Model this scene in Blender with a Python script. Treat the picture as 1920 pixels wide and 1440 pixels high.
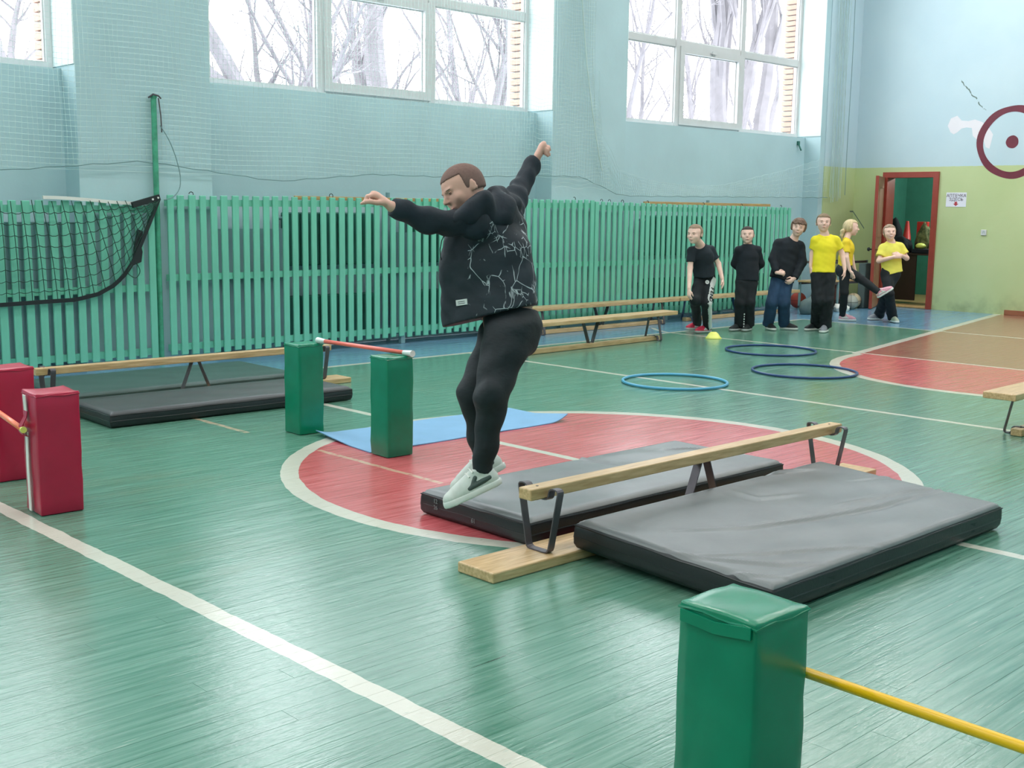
import bpy, bmesh, math, random
import numpy as np
from mathutils import Vector, Matrix

for o in list(bpy.data.objects):
    bpy.data.objects.remove(o)
SC = bpy.context.scene
COL = SC.collection
random.seed(7)
RNG = np.random.default_rng(7)

# ------------------------------------------------------------------ camera
CAM_F = 2193.64                                   # focal length in pixels of a 1920 wide frame
CAM_R = np.array([0.72021059, -0.69364473, 0.01239768])
CAM_D = np.array([-0.09336502, -0.11461767, -0.98901252])
CAM_N = np.array([0.68744431, 0.71113978, -0.14731101])
CAM_H = 1.45257
cam_data = bpy.data.cameras.new('camera')
cam = bpy.data.objects.new('camera', cam_data)
COL.objects.link(cam)
cam_data.sensor_width = 36.0
cam_data.lens = 36.0 * CAM_F / 1920.0
cam_data.clip_end = 300
mx = Matrix.Identity(4)
for i in range(3):
    mx[i][0] = CAM_R[i]; mx[i][1] = -CAM_D[i]; mx[i][2] = -CAM_N[i]
mx[2][3] = CAM_H
cam.matrix_world = mx
SC.camera = cam

# ------------------------------------------------------------------ sky, exposure, window portals
world = bpy.data.worlds.new('overcast_sky')
SC.world = world
world.use_nodes = True
bg = world.node_tree.nodes['Background']
bg.inputs[0].default_value = (0.93, 0.965, 1.0, 1)
bg.inputs[1].default_value = 7.2
SC.view_settings.view_transform = 'Standard'
SC.view_settings.look = 'None'
SC.view_settings.exposure = -0.1
SC.view_settings.gamma = 1.0
SC.view_settings.use_curve_mapping = False
SC.cycles.max_bounces = 9
SC.cycles.diffuse_bounces = 6
SC.cycles.glossy_bounces = 4
SC.cycles.transmission_bounces = 6
SC.cycles.transparent_max_bounces = 12
SC.cycles.sample_clamp_indirect = 8.0
SC.cycles.caustics_reflective = False
SC.cycles.caustics_refractive = False

BAYS = [(-6.01, -1.43), (-0.15, 4.43), (5.71, 10.29), (11.63, 16.25)]     # window openings along X
Z_SILL, Z_HEAD = 2.64, 5.9
for x0, x1 in BAYS:
    pl = bpy.data.lights.new('window_portal', 'AREA')
    pl.shape = 'RECTANGLE'; pl.size = x1 - x0; pl.size_y = Z_HEAD - Z_SILL
    pl.cycles.is_portal = True
    po = bpy.data.objects.new('window_portal', pl)
    COL.objects.link(po)
    po.location = ((x0 + x1) / 2, 10.75, (Z_SILL + Z_HEAD) / 2)
    po.rotation_euler = (math.radians(-90), 0, 0)          # faces -Y, into the hall

# fill lamps added above the view to brighten the window wall
FILL_POWER = 72.0
FILL_LAMPS = [(x, y) for x in (-5.0, -0.5, 4.0, 8.5, 13.0, 15.8) for y in (0.6, 4.0, 7.4)]
for x, y in FILL_LAMPS:
    ld = bpy.data.lights.new('fill_lamp_light', 'AREA'); ld.shape = 'RECTANGLE'; ld.size = 1.2; ld.size_y = .5
    ld.energy = FILL_POWER; ld.color = (1.0, .985, .96)
    lo = bpy.data.objects.new('fill_lamp_light', ld); COL.objects.link(lo); lo.location = (x, y, 6.40)

def px(x, y, depth):
    """point at a given distance ahead of the photograph's standpoint"""
    return np.array([0, 0, CAM_H]) + (CAM_R * (x - 960) + CAM_D * (y - 720)) / CAM_F * depth + CAM_N * depth

def cdir(a, b, c):
    """direction: a to the picture's right, b up, c towards the photographer"""
    v = CAM_R * a - CAM_D * b - CAM_N * c
    return v / np.linalg.norm(v)

# ------------------------------------------------------------------ node helpers
class X:
    """tiny expression builder over Math nodes"""
    def __init__(s, nt, sock): s.nt = nt; s.s = sock
    def _m(s, op, *a):
        n = s.nt.nodes.new('ShaderNodeMath'); n.operation = op
        for i, v in enumerate((s,) + a):
            if isinstance(v, X): s.nt.links.new(v.s, n.inputs[i])
            else: n.inputs[i].default_value = float(v)
        return X(s.nt, n.outputs[0])
    def __add__(s, o): return s._m('ADD', o)
    def __radd__(s, o): return s._m('ADD', o)
    def __sub__(s, o): return s._m('SUBTRACT', o)
    def __rsub__(s, o): return s._m('MULTIPLY', -1.0)._m('ADD', o)
    def __mul__(s, o): return s._m('MULTIPLY', o)
    def __rmul__(s, o): return s._m('MULTIPLY', o)
    def abs(s): return s._m('ABSOLUTE')
    def sqrt(s): return s._m('SQRT')
    def lt(s, o): return s._m('LESS_THAN', o)
    def gt(s, o): return s._m('GREATER_THAN', o)
    def mn(s, o): return s._m('MINIMUM', o)
    def mx(s, o): return s._m('MAXIMUM', o)
    def inv(s): return 1.0 - s
    def ramp(s, a, b):
        n = s.nt.nodes.new('ShaderNodeMapRange'); n.clamp = True
        s.nt.links.new(s.s, n.inputs[0]); n.inputs[1].default_value = a; n.inputs[2].default_value = b
        return X(s.nt, n.outputs[0])

def new_mat(name):
    m = bpy.data.materials.new(name); m.use_nodes = True
    nt = m.node_tree
    return m, nt, nt.nodes['Principled BSDF']

def coords(nt, kind='Object'):
    if kind == 'World':
        return nt.nodes.new('ShaderNodeNewGeometry').outputs['Position']
    return nt.nodes.new('ShaderNodeTexCoord').outputs[kind]

def mapping(nt, vec, scale):
    n = nt.nodes.new('ShaderNodeMapping'); n.inputs['Scale'].default_value = scale
    nt.links.new(vec, n.inputs[0]); return n.outputs[0]

def noise(nt, vec, scale=5.0, detail=3.0, rough=0.55):
    n = nt.nodes.new('ShaderNodeTexNoise'); n.inputs['Scale'].default_value = scale
    n.inputs['Detail'].default_value = detail; n.inputs['Roughness'].default_value = rough
    nt.links.new(vec, n.inputs['Vector']); return X(nt, n.outputs[0])

def mixc(nt, fac, a, b):
    n = nt.nodes.new('ShaderNodeMix'); n.data_type = 'RGBA'
    nt.links.new(fac.s, n.inputs[0])
    for i, v in ((6, a), (7, b)):
        if isinstance(v, tuple): n.inputs[i].default_value = v + (1,)
        else: nt.links.new(v, n.inputs[i])
    return n.outputs[2]

def bump(nt, bs, h, strength, dist):
    n = nt.nodes.new('ShaderNodeBump'); n.inputs['Strength'].default_value = strength; n.inputs['Distance'].default_value = dist
    nt.links.new(h.s, n.inputs['Height']); nt.links.new(n.outputs[0], bs.inputs['Normal'])

def lin(r, g, b):
    f = lambda c: c / 12.92 if c <= 0.04045 else ((c + 0.055) / 1.055) ** 2.4
    return (f(r / 255), f(g / 255), f(b / 255))

def M(name, c, rough=0.5, metal=0.0, var=0.12, scale=6.0, stretch=(1, 1, 1), bmp=0.0, bscale=40.0, space='Object', spec=0.5, coat=0.0, c2=None):
    m, nt, bs = new_mat(name)
    v = mapping(nt, coords(nt, space), stretch)
    nz = noise(nt, v, scale)
    lo = tuple(x * (1 - var) for x in c); hi = c2 if c2 else tuple(min(1, x * (1 + var)) for x in c)
    nt.links.new(mixc(nt, nz.ramp(0.3, 0.7), lo, hi), bs.inputs['Base Color'])
    bs.inputs['Roughness'].default_value = rough; bs.inputs['Metallic'].default_value = metal
    bs.inputs['Specular IOR Level'].default_value = spec
    if coat: bs.inputs['Coat Weight'].default_value = coat
    if bmp: bump(nt, bs, noise(nt, v, bscale), bmp, 0.01)
    return m

# ------------------------------------------------------------------ object helpers
def link(name, mesh, mat=None, parent=None, smooth=False):
    o = bpy.data.objects.new(name, mesh); COL.objects.link(o)
    if mat is not None and not mesh.materials: mesh.materials.append(mat)
    if parent is not None: o.parent = parent
    if smooth: mesh.shade_smooth()
    return o

def obj(name, bm, mat=None, parent=None, smooth=False):
    me = bpy.data.meshes.new(name); bm.to_mesh(me); bm.free()
    return link(name, me, mat, parent, smooth)

def tag(o, label=None, cat=None, group=None, kind=None):
    if label: o['label'] = label
    if cat: o['category'] = cat
    if group: o['group'] = group
    if kind: o['kind'] = kind
    return o

def empty(name, loc=(0, 0, 0), rz=0.0, parent=None):
    o = bpy.data.objects.new(name, None); COL.objects.link(o)
    o.location = loc; o.rotation_euler = (0, 0, rz); o.empty_display_size = 0.1
    if parent: o.parent = parent
    return o

def copy_tree(o, parent=None):
    c = o.copy(); COL.objects.link(c); c.parent = parent
    for ch in list(o.children): copy_tree(ch, c)
    return c

def box(bm, x0, x1, y0, y1, z0, z1):
    v = [bm.verts.new(p) for p in ((x0, y0, z0), (x1, y0, z0), (x1, y1, z0), (x0, y1, z0), (x0, y0, z1), (x1, y0, z1), (x1, y1, z1), (x0, y1, z1))]
    for f in ((3, 2, 1, 0), (4, 5, 6, 7), (0, 1, 5, 4), (1, 2, 6, 5), (2, 3, 7, 6), (3, 0, 4, 7)):
        bm.faces.new([v[i] for i in f])
    return v

def bevel(bm, w, seg=1):
    bmesh.ops.bevel(bm, geom=bm.edges[:], offset=w, segments=seg, affect='EDGES', profile=0.5)

def box_bm(x0, x1, y0, y1, z0, z1, bv=0.0, seg=1):
    bm = bmesh.new(); box(bm, x0, x1, y0, y1, z0, z1)
    if bv: bevel(bm, bv, seg)
    return bm

def tube(bm, pts, r, sides=8, closed=False, cap=True):
    pts = [Vector(p) for p in pts]; n = len(pts)
    rs = r if isinstance(r, (list, tuple)) else [r] * n
    rings = []; prev = None
    for i, p in enumerate(pts):
        if closed: t = pts[(i + 1) % n] - pts[i - 1]
        else: t = pts[min(i + 1, n - 1)] - pts[max(i - 1, 0)]
        t = t.normalized() if t.length > 1e-9 else Vector((0, 0, 1))
        if prev is None: a = t.orthogonal().normalized()
        else:
            a = prev - t * prev.dot(t)
            a = a.normalized() if a.length > 1e-6 else t.orthogonal().normalized()
        prev = a; b = t.cross(a)
        rings.append([bm.verts.new(p + (a * math.cos(2 * math.pi * k / sides) + b * math.sin(2 * math.pi * k / sides)) * rs[i]) for k in range(sides)])
    m = n if closed else n - 1
    for i in range(m):
        A, B = rings[i], rings[(i + 1) % n]
        for k in range(sides):
            bm.faces.new((A[k], A[(k + 1) % sides], B[(k + 1) % sides], B[k]))
    if cap and not closed:
        bm.faces.new(rings[0][::-1]); bm.faces.new(rings[-1])

def tube_bm(pts, r, sides=8, closed=False):
    bm = bmesh.new(); tube(bm, pts, r, sides, closed); return bm

def strip(bm, pts, wv, th):
    """flat bar following pts (rounded path), wv the width vector, th thickness"""
    pts = [Vector(p) for p in pts]; w = Vector(wv) * 0.5
    rings = []
    for i, p in enumerate(pts):
        t = (pts[min(i + 1, len(pts) - 1)] - pts[max(i - 1, 0)]).normalized()
        nrm = t.cross(w).normalized() * th * 0.5
        rings.append([bm.verts.new(p + s) for s in (w + nrm, -w + nrm, -w - nrm, w - nrm)])
    for A, B in zip(rings, rings[1:]):
        for k in range(4): bm.faces.new((A[k], A[(k + 1) % 4], B[(k + 1) % 4], B[k]))
    bm.faces.new(rings[0][::-1]); bm.faces.new(rings[-1])

def fillet(pts, r, n=4):
    out = [Vector(pts[0])]
    for a, b, c in zip(pts, pts[1:], pts[2:]):
        a, b, c = Vector(a), Vector(b), Vector(c)
        d1 = (a - b); d2 = (c - b); rr = min(r, d1.length * .45, d2.length * .45)
        p, q = b + d1.normalized() * rr, b + d2.normalized() * rr
        for i in range(n + 1):
            t = i / n; out.append(p * (1 - t) ** 2 + b * 2 * t * (1 - t) + q * t * t)
    out.append(Vector(pts[-1])); return out

def lathe_bm(prof, seg=24):
    bm = bmesh.new(); rings = []
    for r, z in prof:
        rings.append([bm.verts.new((r * math.cos(2 * math.pi * k / seg), r * math.sin(2 * math.pi * k / seg), z)) for k in range(seg)] if r > 1e-6 else [bm.verts.new((0, 0, z))])
    for A, B in zip(rings, rings[1:]):
        for k in range(seg):
            k2 = (k + 1) % seg
            if len(A) == 1 and len(B) == 1: continue
            if len(A) == 1: bm.faces.new((A[0], B[k2], B[k]))
            elif len(B) == 1: bm.faces.new((A[k], A[k2], B[0]))
            else: bm.faces.new((A[k], A[k2], B[k2], B[k]))
    bmesh.ops.recalc_face_normals(bm, faces=bm.faces[:])
    return bm

def text_obj(name, body, size, mat, origin, xdir, ydir, parent, extrude=0.0008):
    cu = bpy.data.curves.new(name, 'FONT'); cu.body = body; cu.size = size
    cu.align_x = 'CENTER'; cu.align_y = 'CENTER'; cu.extrude = extrude
    cu.resolution_u = 3
    t = bpy.data.objects.new('tmp_text', cu); COL.objects.link(t)
    dg = bpy.context.evaluated_depsgraph_get()
    me = bpy.data.meshes.new_from_object(t.evaluated_get(dg))
    bpy.data.objects.remove(t)
    xd, yd = Vector(xdir).normalized(), Vector(ydir).normalized(); zd = xd.cross(yd)
    mt = Matrix((( xd.x, yd.x, zd.x, origin[0]), (xd.y, yd.y, zd.y, origin[1]), (xd.z, yd.z, zd.z, origin[2]), (0, 0, 0, 1)))
    me.transform(mt); me.materials.clear()
    return link(name, me, mat, parent)

def fl(x, y, z=0.0):
    """point of a horizontal plane seen in a direction of the photograph"""
    v = CAM_R * (x - 960) + CAM_D * (y - 720) + CAM_N * CAM_F
    t = (z - CAM_H) / v[2]
    return np.array([0, 0, CAM_H]) + t * v

# ------------------------------------------------------------------ materials
GREEN_SLAT = M('slat_green_paint', lin(116, 196, 170), 0.42, var=0.10, scale=9, stretch=(1, 1, .3), bmp=0.15, bscale=30)
TEAL = M('teal_wall_paint', lin(178, 205, 211), 0.55, var=0.05, scale=1.2, bmp=0.12, bscale=16, space='World')
WHITE_WALL = M('white_reveal_paint', lin(214, 226, 226), 0.6, var=0.03, scale=1.5)
CEIL_M = M('ceiling_whitewash', lin(226, 228, 224), 0.8, var=0.03)
FRAME_W = M('white_window_pvc', lin(205, 205, 205), 0.4, var=0.03)
WOOD = M('varnished_pine', lin(194, 156, 108), 0.36, var=0.14, scale=5, stretch=(1.2, 14, 14), bmp=0.1, bscale=14, c2=lin(220, 186, 142))
WOOD_D = M('darker_pine', lin(174, 136, 94), 0.42, var=0.16, scale=5, stretch=(1.2, 14, 14), bmp=0.1, bscale=14, c2=lin(205, 166, 108))
STEEL = M('painted_flat_steel', lin(92, 86, 92), 0.4, 0.3, var=0.12, scale=14)
STEEL_B = M('blue_painted_steel', lin(48, 70, 104), 0.4, 0.2, var=0.12, scale=14)
BLACK_VINYL = M('black_vinyl', lin(26, 30, 33), 0.40, var=0.10, scale=7, bmp=0.06, bscale=90, spec=0.5)
SHEEN_VINYL = M('black_vinyl_sheen', lin(102, 105, 107), 0.38, var=0.14, scale=5, bmp=0.04, bscale=60, spec=0.8)  # mat tops: window sheen painted as grey on the same black vinyl
GREEN_VINYL = M('green_vinyl', lin(6, 126, 94), 0.24, var=0.10, scale=6, bmp=0.06, bscale=30, spec=0.5)
RED_VINYL = M('crimson_vinyl', lin(178, 24, 62), 0.3, var=0.08, scale=6, bmp=0.06, bscale=30)
STRAP_W = M('white_webbing', lin(226, 224, 218), 0.7, var=0.04)
YELLOW_P = M('yellow_plastic', lin(246, 190, 18), 0.3, var=0.04)
ORANGE_P = M('orange_plastic', lin(246, 130, 90), 0.32, var=0.05)
RED_P = M('faded_red_plastic', lin(232, 112, 98), 0.35, var=0.08)
CLEAR_P = M('pale_plastic', lin(212, 224, 220), 0.25, var=0.04)
BLUE_MAT = M('light_blue_foam', lin(112, 160, 198), 0.6, var=0.05, bmp=0.05, bscale=120)
HOOP_L = M('light_blue_hoop', lin(84, 160, 196), 0.35, var=0.06)
HOOP_D = M('dark_blue_hoop', lin(30, 62, 112), 0.35, var=0.06)
CONE_Y = M('lemon_plastic', lin(238, 236, 120), 0.4, var=0.04)
NET_W = M('pale_net_cord', lin(196, 214, 210), 0.8, var=0.05)
CORD_G = M('dark_green_cord', lin(20, 62, 50), 0.7, var=0.1)
BLACK_T = M('black_tape', lin(24, 32, 34), 0.55, var=0.1)
GREY_CORD = M('grey_cable', lin(116, 146, 148), 0.6, var=0.06)
RAD_G = M('dark_green_radiator', lin(46, 112, 98), 0.45, var=0.12)
PIPE_G = M('grey_blue_pipe', lin(128, 160, 164), 0.45, var=0.06)
DOOR_RED = M('red_brown_gloss', lin(150, 62, 50), 0.38, var=0.10, scale=7)
DOOR_BR = M('brown_door_paint', lin(150, 108, 80), 0.45, var=0.12, scale=5, stretch=(6, 6, 1))
BROWN_BASE = M('brown_skirting', lin(150, 96, 70), 0.5, var=0.1)
DARK_TEAL = M('storeroom_paint', lin(66, 132, 116), 0.7, var=0.06)
DARK_WOOD = M('dark_brown_board', lin(54, 38, 34), 0.5, var=0.12)
DARK_CLOTH = M('navy_black_cloth', lin(26, 30, 40), 0.85, var=0.15)
MAROON = M('maroon_ring_paint', lin(104, 28, 48), 0.5, var=0.14, scale=9)
PLASTER = M('bare_plaster', lin(226, 222, 228), 0.8, var=0.02)
PAPER = M('white_paper', lin(226, 226, 236), 0.7, var=0.01)
INK = M('dark_print', lin(84, 66, 86), 0.7, var=0.05)
RED_INK = M('red_print', lin(176, 60, 70), 0.7, var=0.05)
BRICK_M = M('pale_brick', lin(196, 160, 142), 0.85, var=0.10, scale=3, space='World')
BARK = M('pale_bark', lin(122, 118, 122), 0.9, var=0.14, scale=3)
SNOW = M('thin_snow', lin(222, 224, 230), 0.9, var=0.04, scale=0.6)
BALL_R = M('red_rubber_ball', lin(190, 74, 60), 0.5, var=0.1, bmp=0.2, bscale=150)
BALL_T = M('worn_leather_ball', lin(186, 170, 140), 0.6, var=0.16, scale=9)
BALL_G = M('grey_leather_ball', lin(160, 160, 150), 0.6, var=0.16, scale=9)
GREY_BAG = M('grey_cloth', lin(96, 112, 112), 0.85, var=0.15)
CAMO = M('camouflage_cloth', lin(78, 84, 60), 0.9, var=0.2, scale=22, c2=lin(150, 146, 104))
CONE_R = M('red_training_cone', lin(216, 52, 52), 0.45, var=0.05)
MAROON_BOX = M('dull_maroon_box', lin(110, 64, 62), 0.7, var=0.1)
GOLD = M('worn_brass', lin(120, 100, 60), 0.4, 0.6, var=0.1)
CHALK = M('chalk_mark', lin(120, 130, 130), 0.9, var=0.1)

def glass_mat():
    m, nt, bs = new_mat('window_glass')
    nt.nodes.remove(bs)
    tr = nt.nodes.new('ShaderNodeBsdfTransparent'); tr.inputs[0].default_value = (0.95, 0.97, 0.97, 1)
    gl = nt.nodes.new('ShaderNodeBsdfGlossy'); gl.inputs['Roughness'].default_value = 0.02
    mixn = nt.nodes.new('ShaderNodeMixShader')
    fr = nt.nodes.new('ShaderNodeFresnel'); fr.inputs[0].default_value = 1.35
    nt.links.new(fr.outputs[0], mixn.inputs[0])
    nt.links.new(tr.outputs[0], mixn.inputs[1]); nt.links.new(gl.outputs[0], mixn.inputs[2])
    nt.links.new(mixn.outputs[0], nt.nodes['Material Output'].inputs[0])
    return m
GLASS = glass_mat()

CX, CY = 4.977, 4.437            # centre of the jump circle; the key's half circle sits at KX on the same axis
KX = 11.1
def floor_mat():
    m, nt, bs = new_mat('painted_floorboards')
    pos = coords(nt, 'World')
    sep = nt.nodes.new('ShaderNodeSeparateXYZ'); nt.links.new(pos, sep.inputs[0])
    x0, y0 = X(nt, sep.outputs[0]), X(nt, sep.outputs[1])
    wob = noise(nt, pos, 6.0, 2.0)
    x = x0 + (wob - 0.5) * 0.022; y = y0 + (noise(nt, pos, 5.0, 2.0) - 0.5) * 0.022
    def dist(cx, cy):
        a = x - cx; b = y - cy; return (a * a + b * b).sqrt()
    def line_x(c, w, ya, yb): return (x - c).abs().lt(w / 2) * y.gt(ya) * y.lt(yb)
    d1, d2 = dist(CX, CY), dist(KX, CY)
    ax = (y - CY).abs()
    slant = ax - (x - KX) * 0.196
    past = x.gt(KX)
    key_in = (past * slant.lt(1.82)).mx(d2.lt(1.83))
    key_line = (past * slant.lt(1.90) * slant.gt(1.80)).mx(d2.lt(1.85) * d2.gt(1.75) * past.inv())
    ring = d1.lt(1.80) * d1.gt(1.70)
    st = mapping(nt, pos, (0.7, 16, 1))
    streak = noise(nt, st, 3.0, 5.0, 0.6)
    big = noise(nt, pos, 0.55, 3.0)
    mid = noise(nt, mapping(nt, pos, (1, 3, 1)), 2.2, 4.0)
    g1 = mixc(nt, streak.ramp(0.3, 0.72), lin(68, 120, 100), lin(112, 156, 138))
    g2 = mixc(nt, big.ramp(0.52, 0.74) * mid.ramp(0.35, 0.65) * 0.6, g1, lin(112, 124, 98))
    blue = mixc(nt, streak.ramp(0.3, 0.7), lin(92, 136, 164), lin(126, 168, 196))
    red = mixc(nt, streak.ramp(0.28, 0.72), lin(182, 70, 78), lin(216, 112, 116))
    brown = mixc(nt, streak.ramp(0.3, 0.7), lin(142, 92, 80), lin(174, 126, 104))
    zone_blue = y.gt(8.85).mx(x.gt(14.13))
    c = mixc(nt, zone_blue, g2, blue)
    keycol = mixc(nt, x.gt(11.22), red, mixc(nt, (y0 + x0 * -0.35 + big * 1.2).ramp(2.4, 2.9), brown, lin(150, 66, 72)))
    c = mixc(nt, key_in, c, keycol)
    c = mixc(nt, d1.lt(1.72), c, red)
    worn = noise(nt, mapping(nt, pos, (2, 9, 1)), 9.0, 4.0).ramp(0.22, 0.34)
    lines = line_x(2.05, 0.082, -3, 8.85).mx(line_x(CX, 0.062, -3, 8.85)).mx(line_x(7.93, 0.06, -3, 8.85)).mx(line_x(11.2, 0.055, -3, 8.7)).mx(line_x(14.13, 0.055, -3, 8.85))
    lines = lines.mx((y - 8.85).abs().lt(0.036) * x.lt(14.15) * x.gt(2.0))
    arc = dist(12.2, 8.62)
    lines = lines.mx(arc.lt(1.04) * arc.gt(0.985) * x.lt(11.5) * y.gt(8.62))
    lines = lines.mx(ring).mx(key_line)
    c = mixc(nt, lines * worn, c, lin(206, 203, 190))
    tape = line_x(3.985, 0.035, 4.65, 5.80).mx(line_x(3.955, 0.04, 6.55, 7.25))
    c = mixc(nt, tape * noise(nt, pos, 30).ramp(0.3, 0.5) * 0.8, c, lin(206, 176, 150))
    # pale scratches and dark cracks along the boards
    scr = noise(nt, mapping(nt, pos, (1.6, 30, 1)), 4.0, 2.0, 0.5).ramp(0.68, 0.74)
    c = mixc(nt, scr * 0.35, c, lin(196, 205, 192))
    crk = noise(nt, mapping(nt, pos, (1.1, 26, 1)), 3.1, 2.0, 0.5).ramp(0.27, 0.235)
    c = mixc(nt, crk * 0.8, c, lin(46, 58, 50))
    nt.links.new(c, bs.inputs['Base Color'])
    ro = mixc(nt, streak.ramp(0.3, 0.7), (0.12,) * 3, (0.24,) * 3)
    nt.links.new(ro, bs.inputs['Roughness'])
    bs.inputs['Specular IOR Level'].default_value = 1.0
    hgt = streak * 0.5 + noise(nt, mapping(nt, pos, (3, 24, 1)), 5.0, 4.0) * 0.6 + noise(nt, pos, 26.0, 3.0) * 0.25 + noise(nt, mapping(nt, pos, (1, 5, 1)), 2.0) * 0.9
    bump(nt, bs, hgt, 0.17, 0.010)
    return m
FLOOR_M = floor_mat()

def east_wall_mat():
    m, nt, bs = new_mat('two_tone_wall_paint')
    pos = coords(nt, 'World')
    sep = nt.nodes.new('ShaderNodeSeparateXYZ'); nt.links.new(pos, sep.inputs[0])
    xw, y, z = X(nt, sep.outputs[0]), X(nt, sep.outputs[1]), X(nt, sep.outputs[2])
    nz = noise(nt, pos, 1.1, 3.0); fine = noise(nt, pos, 12.0, 3.0)
    up = mixc(nt, nz.ramp(.3, .7), lin(182, 204, 214), lin(190, 210, 218))
    gr = mixc(nt, nz.ramp(.3, .7), lin(182, 196, 142), lin(192, 204, 154))
    c = mixc(nt, (z + (fine - .5) * .015).lt(2.185), up, gr)
    # a few hairline scratches in the blue
    a = ((z - 3.12) - (y - 8.02) * 1.15 + (noise(nt, pos, 7.0) - .5) * .12).abs().lt(.012) * (y - 8.1).abs().lt(.22) * fine.gt(.48)
    b = ((z - 1.45) - (y - 9.95) * 1.25).abs().lt(.012) * (y - 9.93).abs().lt(.16)
    c = mixc(nt, a.mx(b) * xw.gt(17.2), c, lin(96, 116, 110))
    dirt = (z.ramp(.35, .05)) * noise(nt, pos, 4.0).ramp(.45, .7)
    c = mixc(nt, dirt * .5, c, lin(120, 130, 96))
    nt.links.new(c, bs.inputs['Base Color']); bs.inputs['Roughness'].default_value = .5
    bump(nt, bs, noise(nt, pos, 9.0, 4.0), .12, .02)
    return m
EAST_M = east_wall_mat()

# ------------------------------------------------------------------ floor
RX0, RX1, RY0, RY1, RH = -8.0, 17.3, -3.5, 10.28, 6.5
floor = tag(obj('floor', box_bm(RX0, RX1, RY0, RY1, -0.10, -0.021), FLOOR_M), kind='structure')
def board_verts(x0, x1, y0, y1):
    g, c = .0001, .0006
    t = [random.uniform(-.0003, .0001) for _ in range(4)]
    base = [(x0 + g, y0 + g, -.02), (x1 - g, y0 + g, -.02), (x1 - g, y1 - g, -.02), (x0 + g, y1 - g, -.02)]
    midv = [(a, b, -.0012) for a, b, _ in base]
    e = g + c
    top = [(x0 + e, y0 + e, t[0]), (x1 - e, y0 + e, t[1]), (x1 - e, y1 - e, t[2]), (x0 + e, y1 - e, t[3])]
    return base + midv + top
BF = [(0, 1, 5, 4), (1, 2, 6, 5), (2, 3, 7, 6), (3, 0, 4, 7), (4, 5, 9, 8), (5, 6, 10, 9), (6, 7, 11, 10), (7, 4, 8, 11), (8, 9, 10, 11)]
BP = .0885
fv, ff = [], []
nrow = int((RY1 - RY0) / BP) + 1; nparts = 0
for r in range(nrow):
    y0 = RY0 + r * BP; y1 = min(y0 + BP, RY1)
    x = RX0 - random.uniform(0, 2.5)
    while x < RX1:
        L = random.choice((1.9, 2.4, 2.9, 3.4)); a, b = max(x, RX0), min(x + L, RX1); x += L
        if b - a < .05: continue
        v = board_verts(a, b, y0, y1)
        ym = (y0 + y1) / 2
        if .45 < ym < 5.7 and b > .7 + .0 * ym and a < 2.2 + ym * .75 and nparts < 290:
            me = bpy.data.meshes.new('floorboard')
            cx = (a + b) / 2
            me.from_pydata([(p[0] - cx, p[1] - ym, p[2]) for p in v], [], BF); me.materials.append(FLOOR_M)
            o = link('floorboard', me, None, floor); o.location = (cx, ym, 0); nparts += 1
        else:
            k = len(fv); fv += v; ff += [tuple(i + k for i in f) for f in BF]
me = bpy.data.meshes.new('floorboard'); me.from_pydata(fv, [], ff)
tag(link('floorboard', me, FLOOR_M, floor), kind='stuff')

# ------------------------------------------------------------------ walls and ceiling
bm = bmesh.new()
edges = [RX0] + [v for b in BAYS for v in b] + [RX1]
for a, b in zip(edges[::2], edges[1::2]):
    box(bm, a, b, 10.0, 10.8, 0, RH)                        # pilasters
for a, b in BAYS:
    box(bm, a, b, 10.28, 10.8, 0, Z_SILL - .02)             # wall below the window
    box(bm, a, b, 10.28, 10.8, Z_HEAD, RH)                  # wall above it
wall_n = tag(obj('wall_north', bm, TEAL), kind='structure')
tag(obj('trim_20', box_bm(16.375, RX1 - .001, 9.985, 9.9995, 0.001, RH - .001), EAST_M), kind='structure')
bm = bmesh.new()
DY0, DY1, DZ = 8.60, 9.42, 2.05
box(bm, RX1, RX1 + .2, RY0, DY0, 0, RH); box(bm, RX1, RX1 + .2, DY1, 10.8, 0, RH); box(bm, RX1, RX1 + .2, DY0, DY1, DZ, RH)
wall_e = tag(obj('wall_east', bm, EAST_M), kind='structure')
tag(obj('wall_west', box_bm(RX0 - .2, RX0, RY0, 10.8, 0, RH), EAST_M), kind='structure')
tag(obj('wall_south', box_bm(RX0 - .2, RX1 + .2, RY0 - .2, RY0, 0, RH), TEAL), kind='structure')
tag(obj('ceiling', box_bm(RX0 - .2, RX1 + .2, RY0 - .2, 10.8, RH, RH + .15), CEIL_M), kind='structure')
tag(obj('baseboard_east', box_bm(RX1 - .022, RX1 - .001, RY0, 7.40, 0.001, .075, .004), BROWN_BASE), kind='structure')
n = 0
for a, b in BAYS:                                             # whitewashed reveals beside the windows
    for x0, x1 in ((a + .001, a + .012), (b - .012, b - .001)):
        n += 1
        tag(obj('trim_%d' % n, box_bm(x0, x1, 10.0, 10.42, Z_SILL, Z_HEAD), WHITE_WALL), kind='structure')

lf_bm = box_bm(-.64, .64, -.29, .29, 6.42, 6.499, .01); lfm = bpy.data.meshes.new('fill_lamp'); lf_bm.to_mesh(lfm); lf_bm.free(); lfm.materials.append(FRAME_W)  # housings for the added fill lights, out of view
for i, (x, y) in enumerate(FILL_LAMPS):
    o = tag(link('fill_lamp', lfm), 'white rectangular fill lamp added on the ceiling, %s lamp of the %s row from the windows' % (('first', 'second', 'third', 'fourth', 'fifth', 'sixth')[i // 3], ('third', 'second', 'first')[i % 3]), 'lamp', 'added fill lamps of the hall'); o.location = (x, y, 0)

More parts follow.
